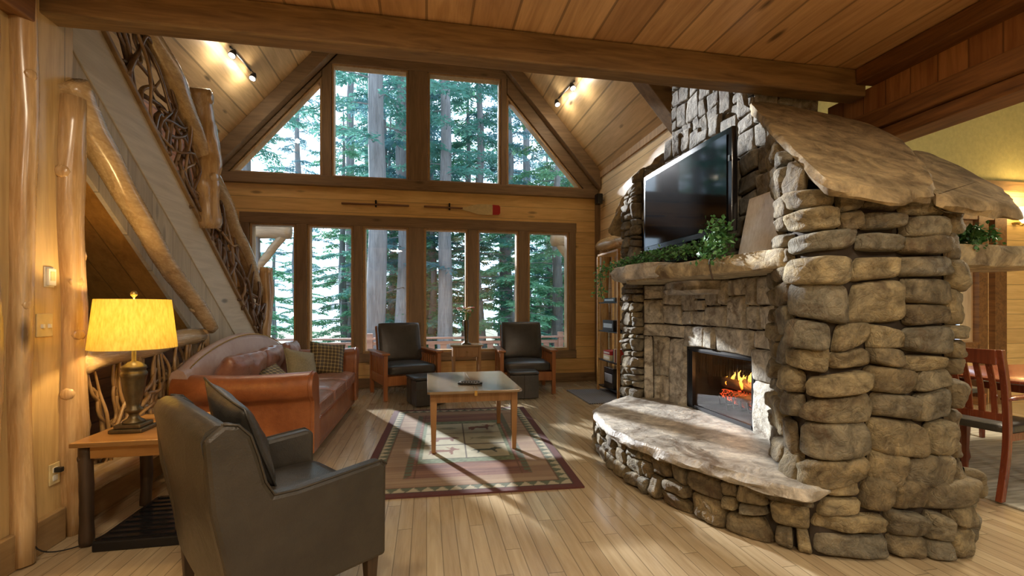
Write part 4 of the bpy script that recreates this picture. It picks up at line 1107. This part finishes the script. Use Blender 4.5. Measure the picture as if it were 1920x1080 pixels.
ottoman('dark leather cube ottoman before the right mission chair', (1.36, 6.42, 0), radians(-3))
# small table with drawer, vase
s_t = thing('side_table', 'small wooden side table with one drawer between the mission chairs', 'table', (.60, 7.02, 0))
MB().box(-.25, .25, -.20, .20, .70, .722).build('table_top', M['table_top'], s_t, bevel=.004)
MB().box(-.21, .21, -.165, .165, .535, .699).build('case', M['table_leg'], s_t, bevel=.003)
dr = MB().box(-.165, .165, -.175, -.165, .55, .685).build('drawer', M['table_leg'], s_t, bevel=.002)
MB().rbox(.012, .012, .012, .011, 3, (0, -.19, .615)).build('knob', M['brass'], dr, smooth=True)
for sx in (-1, 1):
    for sy in (-1, 1): MB().box(sx*.195-.018, sx*.195+.018, sy*.15-.018, sy*.15+.018, 0, .70).build('leg', M['table_leg'], s_t, bevel=.003)
vs_ = thing('flower_vase', 'slim dark vase with pink and white flowers on the side table', 'vase', (.60, 7.0, .722))
MB().lathe([(.055, 0), (.055, .012), (.03, .02), (.022, .06), (.026, .14), (.034, .24), (.03, .27), (.034, .285), (.026, .283), (.02, .2)], 20).build('vase', M['bronze'], vs_, smooth=True)
rr = random.Random(3); fl_m = [plain('petal_white', (.8, .72, .6), .6), plain('petal_pink', (.62, .25, .22), .6), plain('petal_yellow', (.7, .5, .12), .6)]
sm_ = MB(); lv_ = MB()
for k in range(14):
    a = k*2.4; r_ = .03+.065*rr.random(); top = Vector((r_*cos(a), r_*sin(a), .36+.07*rr.random()))
    sm_.tube([(0, 0, .2), (top.x*.4, top.y*.4, .31), top], .002, 4)
    leaves(lv_, [top*.95], 6, .02, .03, rr)
    m = MB()
    for q in range(7):
        b_ = q*2*pi/7; d = Vector((cos(b_), sin(b_), .4)); m.rbox(.012, .012, .008, .0079, 2, top+d*.013)
    m.rbox(.008, .008, .008, .0079, 2, top+Vector((0, 0, .008))); m.build('flower', fl_m[k % 3], vs_, smooth=True)
vs_.scale = (1.3, 1.3, 1.3); sm_.build('stems', M['leaf'], vs_); lv_.build('leaves', M['leaf'], vs_)

# ------------------------------------------------------------------ end table, lamp, and what lies under it
et = thing('end_table', 'rustic end table with maple top and dark bark legs', 'table', (-1.58, 3.10, 0))
MB().box(-.27, .30, -.33, .33, .553, .580).build('table_top', M['end_top'], et, bevel=.005)
m = MB(); m.box(-.22, .24, -.265, -.24, .475, .552); m.box(-.22, .24, .24, .265, .475, .552); m.box(-.235, -.21, -.24, .24, .475, .552); m.box(.22, .245, -.24, .24, .475, .552)
m.build('apron', M['end_top'], et, bevel=.003)
for i, (x, y) in enumerate(((-.235, -.255), (.235, -.255), (-.235, .27), (.235, .27))):
    log('leg', [(x, y, 0), (x+.004, y, .25), (x, y, .552)], .032, M['bark'], parent=et, seed=60+i, wob=.005, knots=3)
lp = thing('table_lamp', 'lit table lamp with amber drum shade on the end table', 'lamp', (-1.68, 3.01, .5805))
m = MB(); m.box(-.085, .085, -.085, .085, 0, .022); m.box(-.068, .068, -.068, .068, .022, .045); m.build('base', M['bronze'], lp, bevel=.006)
MB().lathe([(.055, .045), (.052, .055), (.03, .07), (.022, .09), (.028, .10), (.045, .115), (.045, .125), (.032, .135), (.036, .16), (.05, .22), (.058, .29), (.06, .31), (.064, .315), (.064, .335), (.058, .34), (.056, .355), (.062, .36), (.058, .375), (.03, .395), (.012, .405), (.010, .47), (.0, .47)], 32).build('body', M['bronze'], lp, smooth=True)
m = MB(); n_ = 48
def rg(r_, z): return [(r_*cos(2*pi*k/n_), r_*sin(2*pi*k/n_), z) for k in range(n_)]
m.loft([rg(.208, .478), rg(.178, .762), rg(.175, .762), rg(.205, .478)], close=True); sh = m.build('lamp_shade', M['shade'], lp, smooth=True, auto=30)
m = MB(); m.tube([(-.177, 0, .755), (.177, 0, .755)], .002, 4); m.tube([(0, -.177, .755), (0, .177, .755)], .002, 4); m.tube([(.055, 0, .47), (.06, 0, .60), (.0, 0, .76)], .002, 4); m.tube([(-.055, 0, .47), (-.06, 0, .60), (.0, 0, .76)], .002, 4); m.tube([(-.055, 0, .47), (.055, 0, .47)], .002, 4)
m.build('harp', M['brass'], lp)
MB().lathe([(.004, .76), (.006, .775), (.016, .785), (.018, .797), (.010, .81), (.0, .812)], 16).build('finial', M['brass'], lp, smooth=True)
MB().lathe([(.012, .49), (.014, .52), (.03, .56), (.03, .59), (.018, .615), (.0, .62)], 16).build('bulb', emis('bulb_glow', (1, .7, .3), 6), lp, smooth=True)
light('POINT', 'table_lamp_bulb', (-1.68, 3.01, 1.235), 20, (1, .66, .28), shadow_soft_size=.035)
log('lamp_cord', [(-1.76, 3.07, .583), (-1.83, 3.31, .578), (-1.86, 3.43, .45), (-1.86, 3.42, .02), (-1.80, 2.95, .006), (-1.93, 2.72, .05), (-1.985, 2.68, .28)], .0035, M['cable'], 'thin black lamp cord drooping behind the end table to the wall outlet', 'cord', n=6, wob=.0, rough=0)
vt = thing('floor_heater', 'low black slotted box on the floor under the end table', 'heater', (-1.55, 3.06, 0))
m = MB(); m.box(-.19, .28, -.30, .30, 0, .055); m.build('housing', M['black_metal'], vt, bevel=.008)
m = MB()
for i in range(9): m.box(-.16, .25, -.27+.065*i, -.24+.065*i, .055, .062)
m.build('grille', M['plastic'], vt)

# ------------------------------------------------------------------ wall plates, thermostat, speaker
def plate(name, label, cat, y, z, hw, hh, kind):
    t = thing(name, label, cat, (-2.02, y, z)); MB().box(0, .008, -hw, hw, -hh, hh).build('plate', M['ivory'] if kind != 'thermo' else M['white'], t, bevel=.003)
    if kind == 'switch':
        for k in (-1, 1): MB().box(.008, .02, k*.023-.006, k*.023+.006, -.014, .006).build('toggle', M['white'], t)
    if kind == 'outlet':
        for k in (-1, 1): MB().rbox(.003, .017, .015, .003, 3, (.009, 0, k*.022)).build('socket', M['white'], t)
        MB().rbox(.018, .014, .014, .006, 3, (.027, 0, .022)).build('plug', M['cable'], t)
    if kind == 'thermo':
        MB().box(.008, .022, -hw*.8, hw*.8, -hh*.85, hh*.85).build('cover', M['white'], t, bevel=.004); MB().box(.022, .024, -.015, .015, -.02, .03).build('lever', M['ivory'], t)
plate('light_switch', 'ivory double light switch on the pine wall between the log posts', 'switch', 2.855, 1.20, .052, .062, 'switch')
plate('thermostat', 'small white thermostat above the light switch', 'thermostat', 2.885, 1.46, .032, .055, 'thermo')
plate('wall_outlet', 'ivory outlet with black plug, low on the wall by the end table', 'outlet', 2.92, .38, .035, .058, 'outlet')
sp = thing('wall_speaker', 'small black speaker mounted high in the room corner', 'speaker', (RX-.001, 7.28, 3.12))
MB().rbox(.05, .065, .09, .012, 4, (-.09, 0, 0)).build('cabinet', M['plastic'], sp, smooth=True, auto=40); MB().box(-.145, -.14, -.05, .05, -.075, .075).build('grille', M['black_metal'], sp); MB().box(-.045, 0, -.015, .015, -.02, .02).build('bracket', M['steel'], sp)
# paddles on the wall
def paddle(label, x0, x1, blade):
    t = thing('canoe_paddle', label, 'paddle', ((x0+x1)/2, BY-.02, 2.94), 0, 'paddle halves hung on the wall'); h_ = (x1-x0)/2
    if blade:
        MB().tube([(-h_, 0, 0), (.0, 0, -.005)], .016, 10).build('shaft', M['shaft'], t, smooth=True)
        P = [(-.02, .018), (.12, .05), (.25, .085), (.42, .09), (h_-.13, .085)]; poly = [(a, b_) for a, b_ in P]+[(a, -b_) for a, b_ in reversed(P)]
        MB().prism(poly, lambda a, b_: (a, -.008, b_-.01), lambda a, b_: (a, .008, b_-.01)).build('blade', M['blade'], t, bevel=.004)
        tip = [(h_-.13, .085), (h_-.02, .08), (h_, .05), (h_, -.05), (h_-.02, -.08), (h_-.13, -.085)]
        MB().prism(tip, lambda a, b_: (a, -.0085, b_-.01), lambda a, b_: (a, .0085, b_-.01)).build('red_tip', M['red'], t, bevel=.003)
        MB().box(-.23, -.205, -.012, .018, -.04, .07).build('peg', M['black_metal'], t)
    else:
        MB().tube([(-h_, 0, 0), (h_, 0, 0)], .016, 10).build('shaft', M['shaft'], t, smooth=True)
        MB().box(-.01, .015, -.012, .018, -.04, .07).build('peg', M['black_metal'], t)
paddle('wooden paddle with cream blade and red tip, hung above the lower windows', -.043, 1.22, True)
paddle('plain dark paddle shaft hung left of the red tipped paddle', -1.327, -.281, False)

# track lights on the roof slopes
def track(label, a, b_, side_):
    a, b_ = Vector(a), Vector(b_); nrm = Vector((side_*SL, 0, -1)).normalized()
    t = thing('track_light', label, 'lamp', tuple(a+nrm*.02)); d = b_-a
    MB().tube([(0, 0, 0), tuple(d)], .012, 8).build('rail', M['black_metal'], t)
    for k in (0, 1):
        base = d*k; hd = MB(); dirv = (Vector((.15*-side_, -.5, -1))).normalized()
        hd.tube([base+nrm*.02, base+nrm*.06], .008, 6); hd.tube([base+nrm*.06, base+nrm*.06+dirv*.04, base+nrm*.06+dirv*.10], [.02, .035, .045], 14); ho = hd.build('lamp_head', M['black_metal'], t, smooth=True, auto=40)
        q = base+nrm*.06+dirv*.101; u = dirv.orthogonal().normalized(); v = dirv.cross(u)
        e = MB(); ring = [q+(u*cos(2*pi*i/14)+v*sin(2*pi*i/14))*.036 for i in range(14)]; e.add(ring, [tuple(range(14))]); e.build('bulb', emis('spot_glow', (1, .95, .85), 12), ho)
        w_ = a+nrm*.02+q+dirv*.02
        light('SPOT', 'track_spot', tuple(w_), 45, (1, .86, .66), aim(w_, w_+dirv), spot_size=radians(80), spot_blend=.8, shadow_soft_size=.04)
        light('POINT', 'track_spill', tuple(w_+dirv*.04), 6, (1, .86, .66), shadow_soft_size=.04)
track('black track light with two spots on the left ceiling slope', (-2.36, 6.05, roofz(-2.36)), (-2.34, 6.65, roofz(-2.34)), 1)
track('black track light with two spots on the right ceiling slope', (2.08, 6.95, roofz(2.08)), (2.12, 6.3, roofz(2.12)), -1)

# ------------------------------------------------------------------ media shelf by the right wall
ms = thing('media_shelf', 'narrow wooden media shelf with dark glass shelves near the fireplace', 'shelf', (2.75, 6.32, 0))
for y in (-.38, .38):
    for x in (-.12, .12): MB().box(x-.018, x+.018, y-.018, y+.018, 0, 2.08).build('side_post', M['end_top'], ms, bevel=.003)
MB().box(-.13, .13, -.38, .38, 2.08, 2.11).build('top', M['end_top'], ms, bevel=.003)
zs = (.08, .48, .92, 1.35)
for z in zs: MB().box(-.12, .12, -.36, .36, z, z+.018).build('shelf', M['black_metal'], ms)
rr = random.Random(9)
items = [('media_player', 'black media player on the top shelf of the media unit', 1.368, .0, .10, .21, .06, 'plastic'), ('amplifier', 'black amplifier box on the second shelf of the media unit', .938, .05, .10, .20, .16, 'black_metal'),
         ('game_box', 'upper red game box stacked on the third media shelf', .498+.081, .12, .09, .13, .06, 'red'), ('game_box', 'lower cream game box stacked on the third media shelf', .498, .12, .09, .13, .08, 'blade'), ('subwoofer', 'black box on the bottom shelf of the media unit', .098, .0, .11, .17, .30, 'plastic')]
for nm, lb, z, y, hx, hy, hz_, mt in items:
    t = thing(nm, lb, 'box' if 'box' in nm else 'electronics', (2.75, 6.32+y, z+.0005))
    MB().box(-hx, hx, -hy, hy, 0, hz_).build('case', M[mt], t, bevel=.004)
    MB().box(-hx-.003, -hx, -hy*.8, hy*.8, hz_*.3, hz_*.7).build('front_panel', M['steel' if mt in ('plastic', 'black_metal') else 'white'], t)
for k in range(7):
    t = thing('disc_case', 'upright disc case in the row on the third shelf of the media unit', 'case', (2.72, 6.04+.022*k, .4985), 0, 'disc cases in the media shelf')
    MB().box(-.07, .07, -.008, .008, 0, .19).build('sleeve', M[('red', 'white', 'black_metal', 'red', 'blade', 'white', 'black_metal')[k]], t, bevel=.002)

# ------------------------------------------------------------------ dining corner
def dining_chair(label, loc_, rz, arms=False):
    t = thing('dining_chair', label, 'chair', loc_, rz, 'cherry dining chairs')   # faces +x locally
    for sy in (-1, 1):
        P = curve([(-.30, sy*.22, 0), (-.24, sy*.22, .25), (-.22, sy*.22, .46), (-.24, sy*.22, .75), (-.30, sy*.22, 1.0)], 4)
        m = MB(); m.loft([[(p.x+a*.022, p.y+b_*.018, p.z) for a, b_ in ((-1, -1), (1, -1), (1, 1), (-1, 1))] for p in P]); m.build('leg', M['cherry'], t, bevel=.004)
        m = MB(); m.loft([[(.22+a*k, sy*.22+b_*k, z) for a, b_ in ((-1, -1), (1, -1), (1, 1), (-1, 1))] for k, z in ((.016, 0), (.022, .43 if not arms else .66))]); m.build('leg', M['cherry'], t, bevel=.004)
        if arms: MB().rbox(.25, .028, .014, .012, 5, (.0, sy*.22, .672)).build('armrest', M['cherry'], t, smooth=True)
        MB().box(-.22, .22, sy*.22-.012, sy*.22+.012, .39, .44).build('side_rail', M['cherry'], t)
    MB().rbox(.24, .235, .03, .02, 6, (.0, 0, .465)).build('seat', M['dark_leather'], t, smooth=True)
    MB().box(-.325, -.295, -.21, .21, .90, 1.0).build('top_rail', M['cherry'], t, bevel=.008)
    MB().box(-.245, -.225, -.21, .21, .52, .57).build('lower_rail', M['cherry'], t, bevel=.004)
    for k in range(6):
        y = -.165+.066*k; m = MB(); m.loft([[(x+a*.006, y+b_*.016, z) for a, b_ in ((-1, -1), (1, -1), (1, 1), (-1, 1))] for x, z in ((-.235, .57), (-.255, .75), (-.31, .91))]); m.build('slat', M['cherry'], t)
    return t
dining_chair('cherry dining armchair nearest the stone fireplace, facing the table', (3.98, 2.60, 0), radians(8), True)
dining_chair('slat backed cherry dining chair on the far side of the table', (4.45, 3.70, 0), radians(-88))
dining_chair('slat backed cherry dining chair at the right edge of the picture', (5.15, 3.75, 0), radians(-92))
dt = thing('dining_table', 'glossy cherry oval dining table seen beside the fireplace', 'table', (5.0, 2.72, 0))
m = MB(); n_ = 48
def ov(a, b_, z): return [(a*(abs(cos(2*pi*k/n_))**.7)*(1 if cos(2*pi*k/n_) >= 0 else -1), b_*(abs(sin(2*pi*k/n_))**.7)*(1 if sin(2*pi*k/n_) >= 0 else -1), z) for k in range(n_)]
m.loft([ov(.88, .50, .725), ov(.90, .52, .735), ov(.90, .52, .752), ov(.89, .51, .757)]); m.build('table_top', M['cherry'], dt, auto=40)
MB().loft([ov(.72, .38, .65), ov(.72, .38, .725)]).build('apron', M['cherry'], dt)
for x in (-.62, .62):
    for y in (-.28, .28): MB().lathe([(.025, 0), (.04, .05), (.03, .12), (.045, .4), (.035, .6), (.045, .70)], 16, (x, y)).build('leg', M['cherry'], dt, smooth=True)
def rugd():
    N = NT('ribbed_rug'); tc, X = N.xyz(); n = N.noise(N.vec(N.ma('MULTIPLY', X[0], 1), N.ma('MULTIPLY', X[1], 12), 0), 3, 3)
    return N.fin(N.ramp(n, [(.35, (.28, .27, .22)), (.65, (.52, .50, .42))]), .95, n, .4)
tag(MB().box(3.72, 6.4, 2.05, 3.9, .0, .014).build('dining_rug', rugd(), bevel=.004), 'pale grey striped rug under the dining table', 'rug')
for o in bpy.data.objects:
    if o.name.startswith(('dining_chair', 'dining_table')): o.location.z = .0145
sc = thing('wall_sconce', 'lit glass sconce on the dining room wall at the right edge', 'lamp', (7.86, 4.78, 2.42))
MB().lathe([(.04, .0), (.05, .02), (.0, .03)], 16).build('mount', M['brass'], sc)
m = MB().lathe([(.05, 0), (.10, .08), (.14, .20), (.135, .20), (.09, .08), (.04, .01)], 24, (0, -.12)); m.build('glass_shade', emis('sconce_glass', (1, .72, .3), 7), sc, smooth=True)
MB().tube([(0, 0, .01), (0, -.06, -.03), (0, -.12, .0)], .01, 8).build('arm', M['brass'], sc)
light('POINT', 'sconce_light', (7.86, 4.55, 2.7), 30, (1, .66, .28), shadow_soft_size=.1)
# ceiling fixtures whose light fills the near room (behind the camera)
k_ = 0
for (x, y), lb in zip(((-.9, 1.2), (1.3, .9), (-.3, -1.6), (2.2, -1.4)), ('over the armchair', 'in front of the fireplace', 'at the rear left of the room', 'at the rear right of the room')):
    t = thing('ceiling_lamp', 'round recessed ceiling lamp '+lb, 'lamp', (x, y, 3.065)); MB().lathe([(.22, -.03), (.22, 0), (.18, 0), (.18, -.03)], 32).build('ring', M['bronze'], t)

# ------------------------------------------------------------------ outside: deck, railing, porch logs, forest
struct('deck', MB().box(-6, 6.5, BY+.2, 10.75, -.55, -.42), M['deck_wood'])
struct('ground', MB().box(-60, 60, 8.0, 90, -3.3, -3.0), M['ground'])
dk = thing('deck_railing', 'reddish wooden deck railing outside the windows', 'railing', (0, 10.5, -.42))
MB().box(-6, 6, -.07, .07, .985, 1.025).build('cap_rail', M['deck_wood'], dk, bevel=.004)
MB().box(-6, 6, -.03, .03, .10, .17).build('bottom_rail', M['deck_wood'], dk, bevel=.004)
MB().box(-6, 6, -.03, .03, .86, .93).build('top_rail', M['deck_wood'], dk, bevel=.004)
for i in range(44): MB().box(-5.9+.27*i, -5.76+.27*i, -.015, .015, .17, .87).build('baluster', M['deck_wood'], dk)
for i in range(6): MB().box(-5.7+2.2*i, -5.58+2.2*i, -.06, .06, 0, 1.12).build('post', M['deck_wood'], dk, bevel=.004)
for sx, x, lb in ((-1, -3.55, 'grey log porch post with a stub beam outside the leftmost window'), (1, 3.62, 'brown log porch bracket outside the rightmost window')):
    t = thing('porch_post', lb, 'post', (x, 10.2, -.42))
    log('post', [(0, 0, 0), (0, 0, 3.3)], .15, M['trunk'], parent=t, seed=70+sx, wob=.01)
    log('beam', [(sx*1.2, 0, 3.3), (-sx*.75, 0, 3.3)], .17, M['trim_x'], parent=t, seed=72+sx, wob=.01)
    log('brace', [(0, 0, 2.4), (-sx*.6, 0, 3.2)], .08, M['trim_x'], parent=t, seed=74+sx, wob=.005)

def tree_proto(seed, h_, needles, nb, dens, spread=1.0, low_=.12):
    rr = random.Random(seed); t = bpy.data.objects.new('pine_tree', None); COL.objects.link(t)
    P = [Vector((.25*noise.noise(Vector((0, 0, z*.25+seed))), .25*noise.noise(Vector((5, 0, z*.25+seed))), z)) for z in [h_*i/16 for i in range(17)]]
    r0 = .17+.012*h_*rr.uniform(.6, 1.2)*.6
    MB().tube(P, [max(.02, r0*(1-.9*i/16)) for i in range(17)], 9).build('trunk', M['trunk'], t, smooth=True)
    br = MB(); lf = MB()
    for k in range(nb):
        z = h_*(low_+(1-low_-.02)*(k/nb)**.9)+rr.uniform(-.2, .2); q = z/h_; i = min(15, int(q*16)); p0 = P[i].lerp(P[i+1], q*16-i) if q < 1 else P[-1]
        L = spread*(3.1*(1-q)**.75+.35)*rr.uniform(.55, 1.15); a = k*2.39+rr.uniform(-.5, .5)
        bare = q < .28 and rr.random() < .55
        pts = [p0]
        for s_ in range(1, 6):
            u = s_/5; pts.append(p0+Vector((cos(a+.15*sin(k+u*3))*L*u, sin(a+.15*sin(k+u*3))*L*u, L*(.12*u-.28*u*u)+.05*rr.uniform(-1, 1))))
        br.tube(pts, [.028*(1-q*.6)*(1-.85*s_/5) for s_ in range(6)], 4, caps=False)
        if bare:
            for s_ in range(3):
                u = rr.uniform(.3, .9); j = int(u*5); b0 = pts[j]; d = Vector((cos(a+rr.uniform(-1.2, 1.2)), sin(a+rr.uniform(-1.2, 1.2)), rr.uniform(-.3, .4)))*L*.35
                br.tube([b0, b0+d*.5+Vector((0, 0, .04)), b0+d], [.01, .007, .003], 3, caps=False)
            continue
        nt = max(3, int(dens*1.7*L))
        for s_ in range(nt):
            u = .18+.82*s_/nt; j = min(4, int(u*5)); c = pts[j].lerp(pts[j+1], u*5-j)
            for sd in (-1, 1):
                if rr.random() < .12: continue
                ta = a+sd*rr.uniform(.5, 1.15); tl = (.18+.42*(1-u)*min(1.3, L/2))*rr.uniform(.6, 1.2)
                d = Vector((cos(ta), sin(ta), -.25+rr.uniform(-.25, .15))).normalized()
                # a spray: needles as slim blades along the twig
                m_ = max(3, int(tl/.085))
                for g_ in range(m_):
                    o_ = c+d*tl*(g_+.5)/m_; s2 = d.cross(Vector((0, 0, 1))).normalized()
                    for e in (-1, 1):
                        dd = (d*.7+s2*e*.8+Vector((0, 0, rr.uniform(-.55, .35)))).normalized(); ln = rr.uniform(.12, .22); wd = Vector((0, 0, 1)).cross(dd).normalized()*.030+Vector((0, 0, rr.uniform(-.02, .02)))
                        lf.add([o_, o_+dd*ln*.6+wd, o_+dd*ln, o_+dd*ln*.6-wd], [(0, 1, 2, 3)])
    br.build('branches', M['trunk'], t); lf.build('foliage', M['needle'][needles], t)
    return t
protos = [tree_proto(1, 17, 0, 70, 5.5, 1.0, .10), tree_proto(2, 20, 2, 62, 5.0, 1.0, .22), tree_proto(3, 12, 1, 64, 6.5, .95, .04), tree_proto(4, 22, 0, 52, 4.6, 1.1, .34), tree_proto(6, 8, 1, 46, 7.5, .8, .02)]
rr = random.Random(77)
# (x, y, proto, scale)
T = [(-1.35, 12.8, 3, 1.12), (-5.2, 14.8, 3, 1.05), (-.75, 15.2, 1, 1.0), (.55, 14.0, 3, .95), (1.75, 15.6, 0, 1.0), (4.3, 14.6, 2, 1.1), (3.1, 17.5, 1, 1.0), (2.7, 13.6, 4, 1.0),
     (-3.6, 17.0, 0, 1.0), (-7.5, 17.0, 2, 1.2), (6.2, 18.0, 0, 1.05), (5.6, 13.8, 4, 1.1), (-1.4, 18.6, 2, 1.0), (.1, 19.5, 1, 1.1), (-9.6, 20.5, 1, 1.0)]
near = ['tall bare trunked pine outside the second lower window', 'grey trunk pine filling the left triangular pane', 'slender pine outside the third lower window', 'straight dark pine trunk behind the middle mullion', 'bushy haze-tinted teal pine filling the right upper square pane', 'dense green pine in the right triangular pane', 'tall pine rising behind the right hand windows', 'young bright green fir low outside the fifth lower window',
        'full pine behind the left upper window', 'broad green fir at the far left beyond the porch post', 'leafy pine beyond the rightmost window', 'young fir by the right porch bracket', 'green fir low behind the third lower window', 'tall haze-tinted blue green pine behind the centre mullion', 'tall pine at the far left of the forest']
for i in range(14):
    y = rr.uniform(15.5, 22); x = rr.uniform(-.60, .50)*y; T.append((x, y, rr.choice((4, 4, 2)), rr.uniform(.7, 1.1)))
for i in range(48):
    y = rr.uniform(22, 46); x = rr.uniform(-.62, .52)*y; T.append((x, y, rr.choice((0, 1, 2, 2, 3, 4, 4)), rr.uniform(.9, 1.3)))
used = set()
for i, (x, y, k, s_) in enumerate(T):
    xl = 2.35-.46*(y-3.2)          # keep the low sun's way to the hearth open
    if i and abs(x-xl) < 2.3: x = xl+(2.4 if x > xl else -2.4)
    o = protos[k] if k not in used else copy_tree(protos[k]); used.add(k)
    o.location = (x, y, -3.0); o.rotation_euler = (0, 0, rr.uniform(0, 6.28)); o.scale = (s_, s_, s_)
    if i < len(near): tag(o, near[i], 'tree')
    else: tag(o, 'distant pine in the dense forest behind the nearer trees', 'tree', 'distant forest trees')
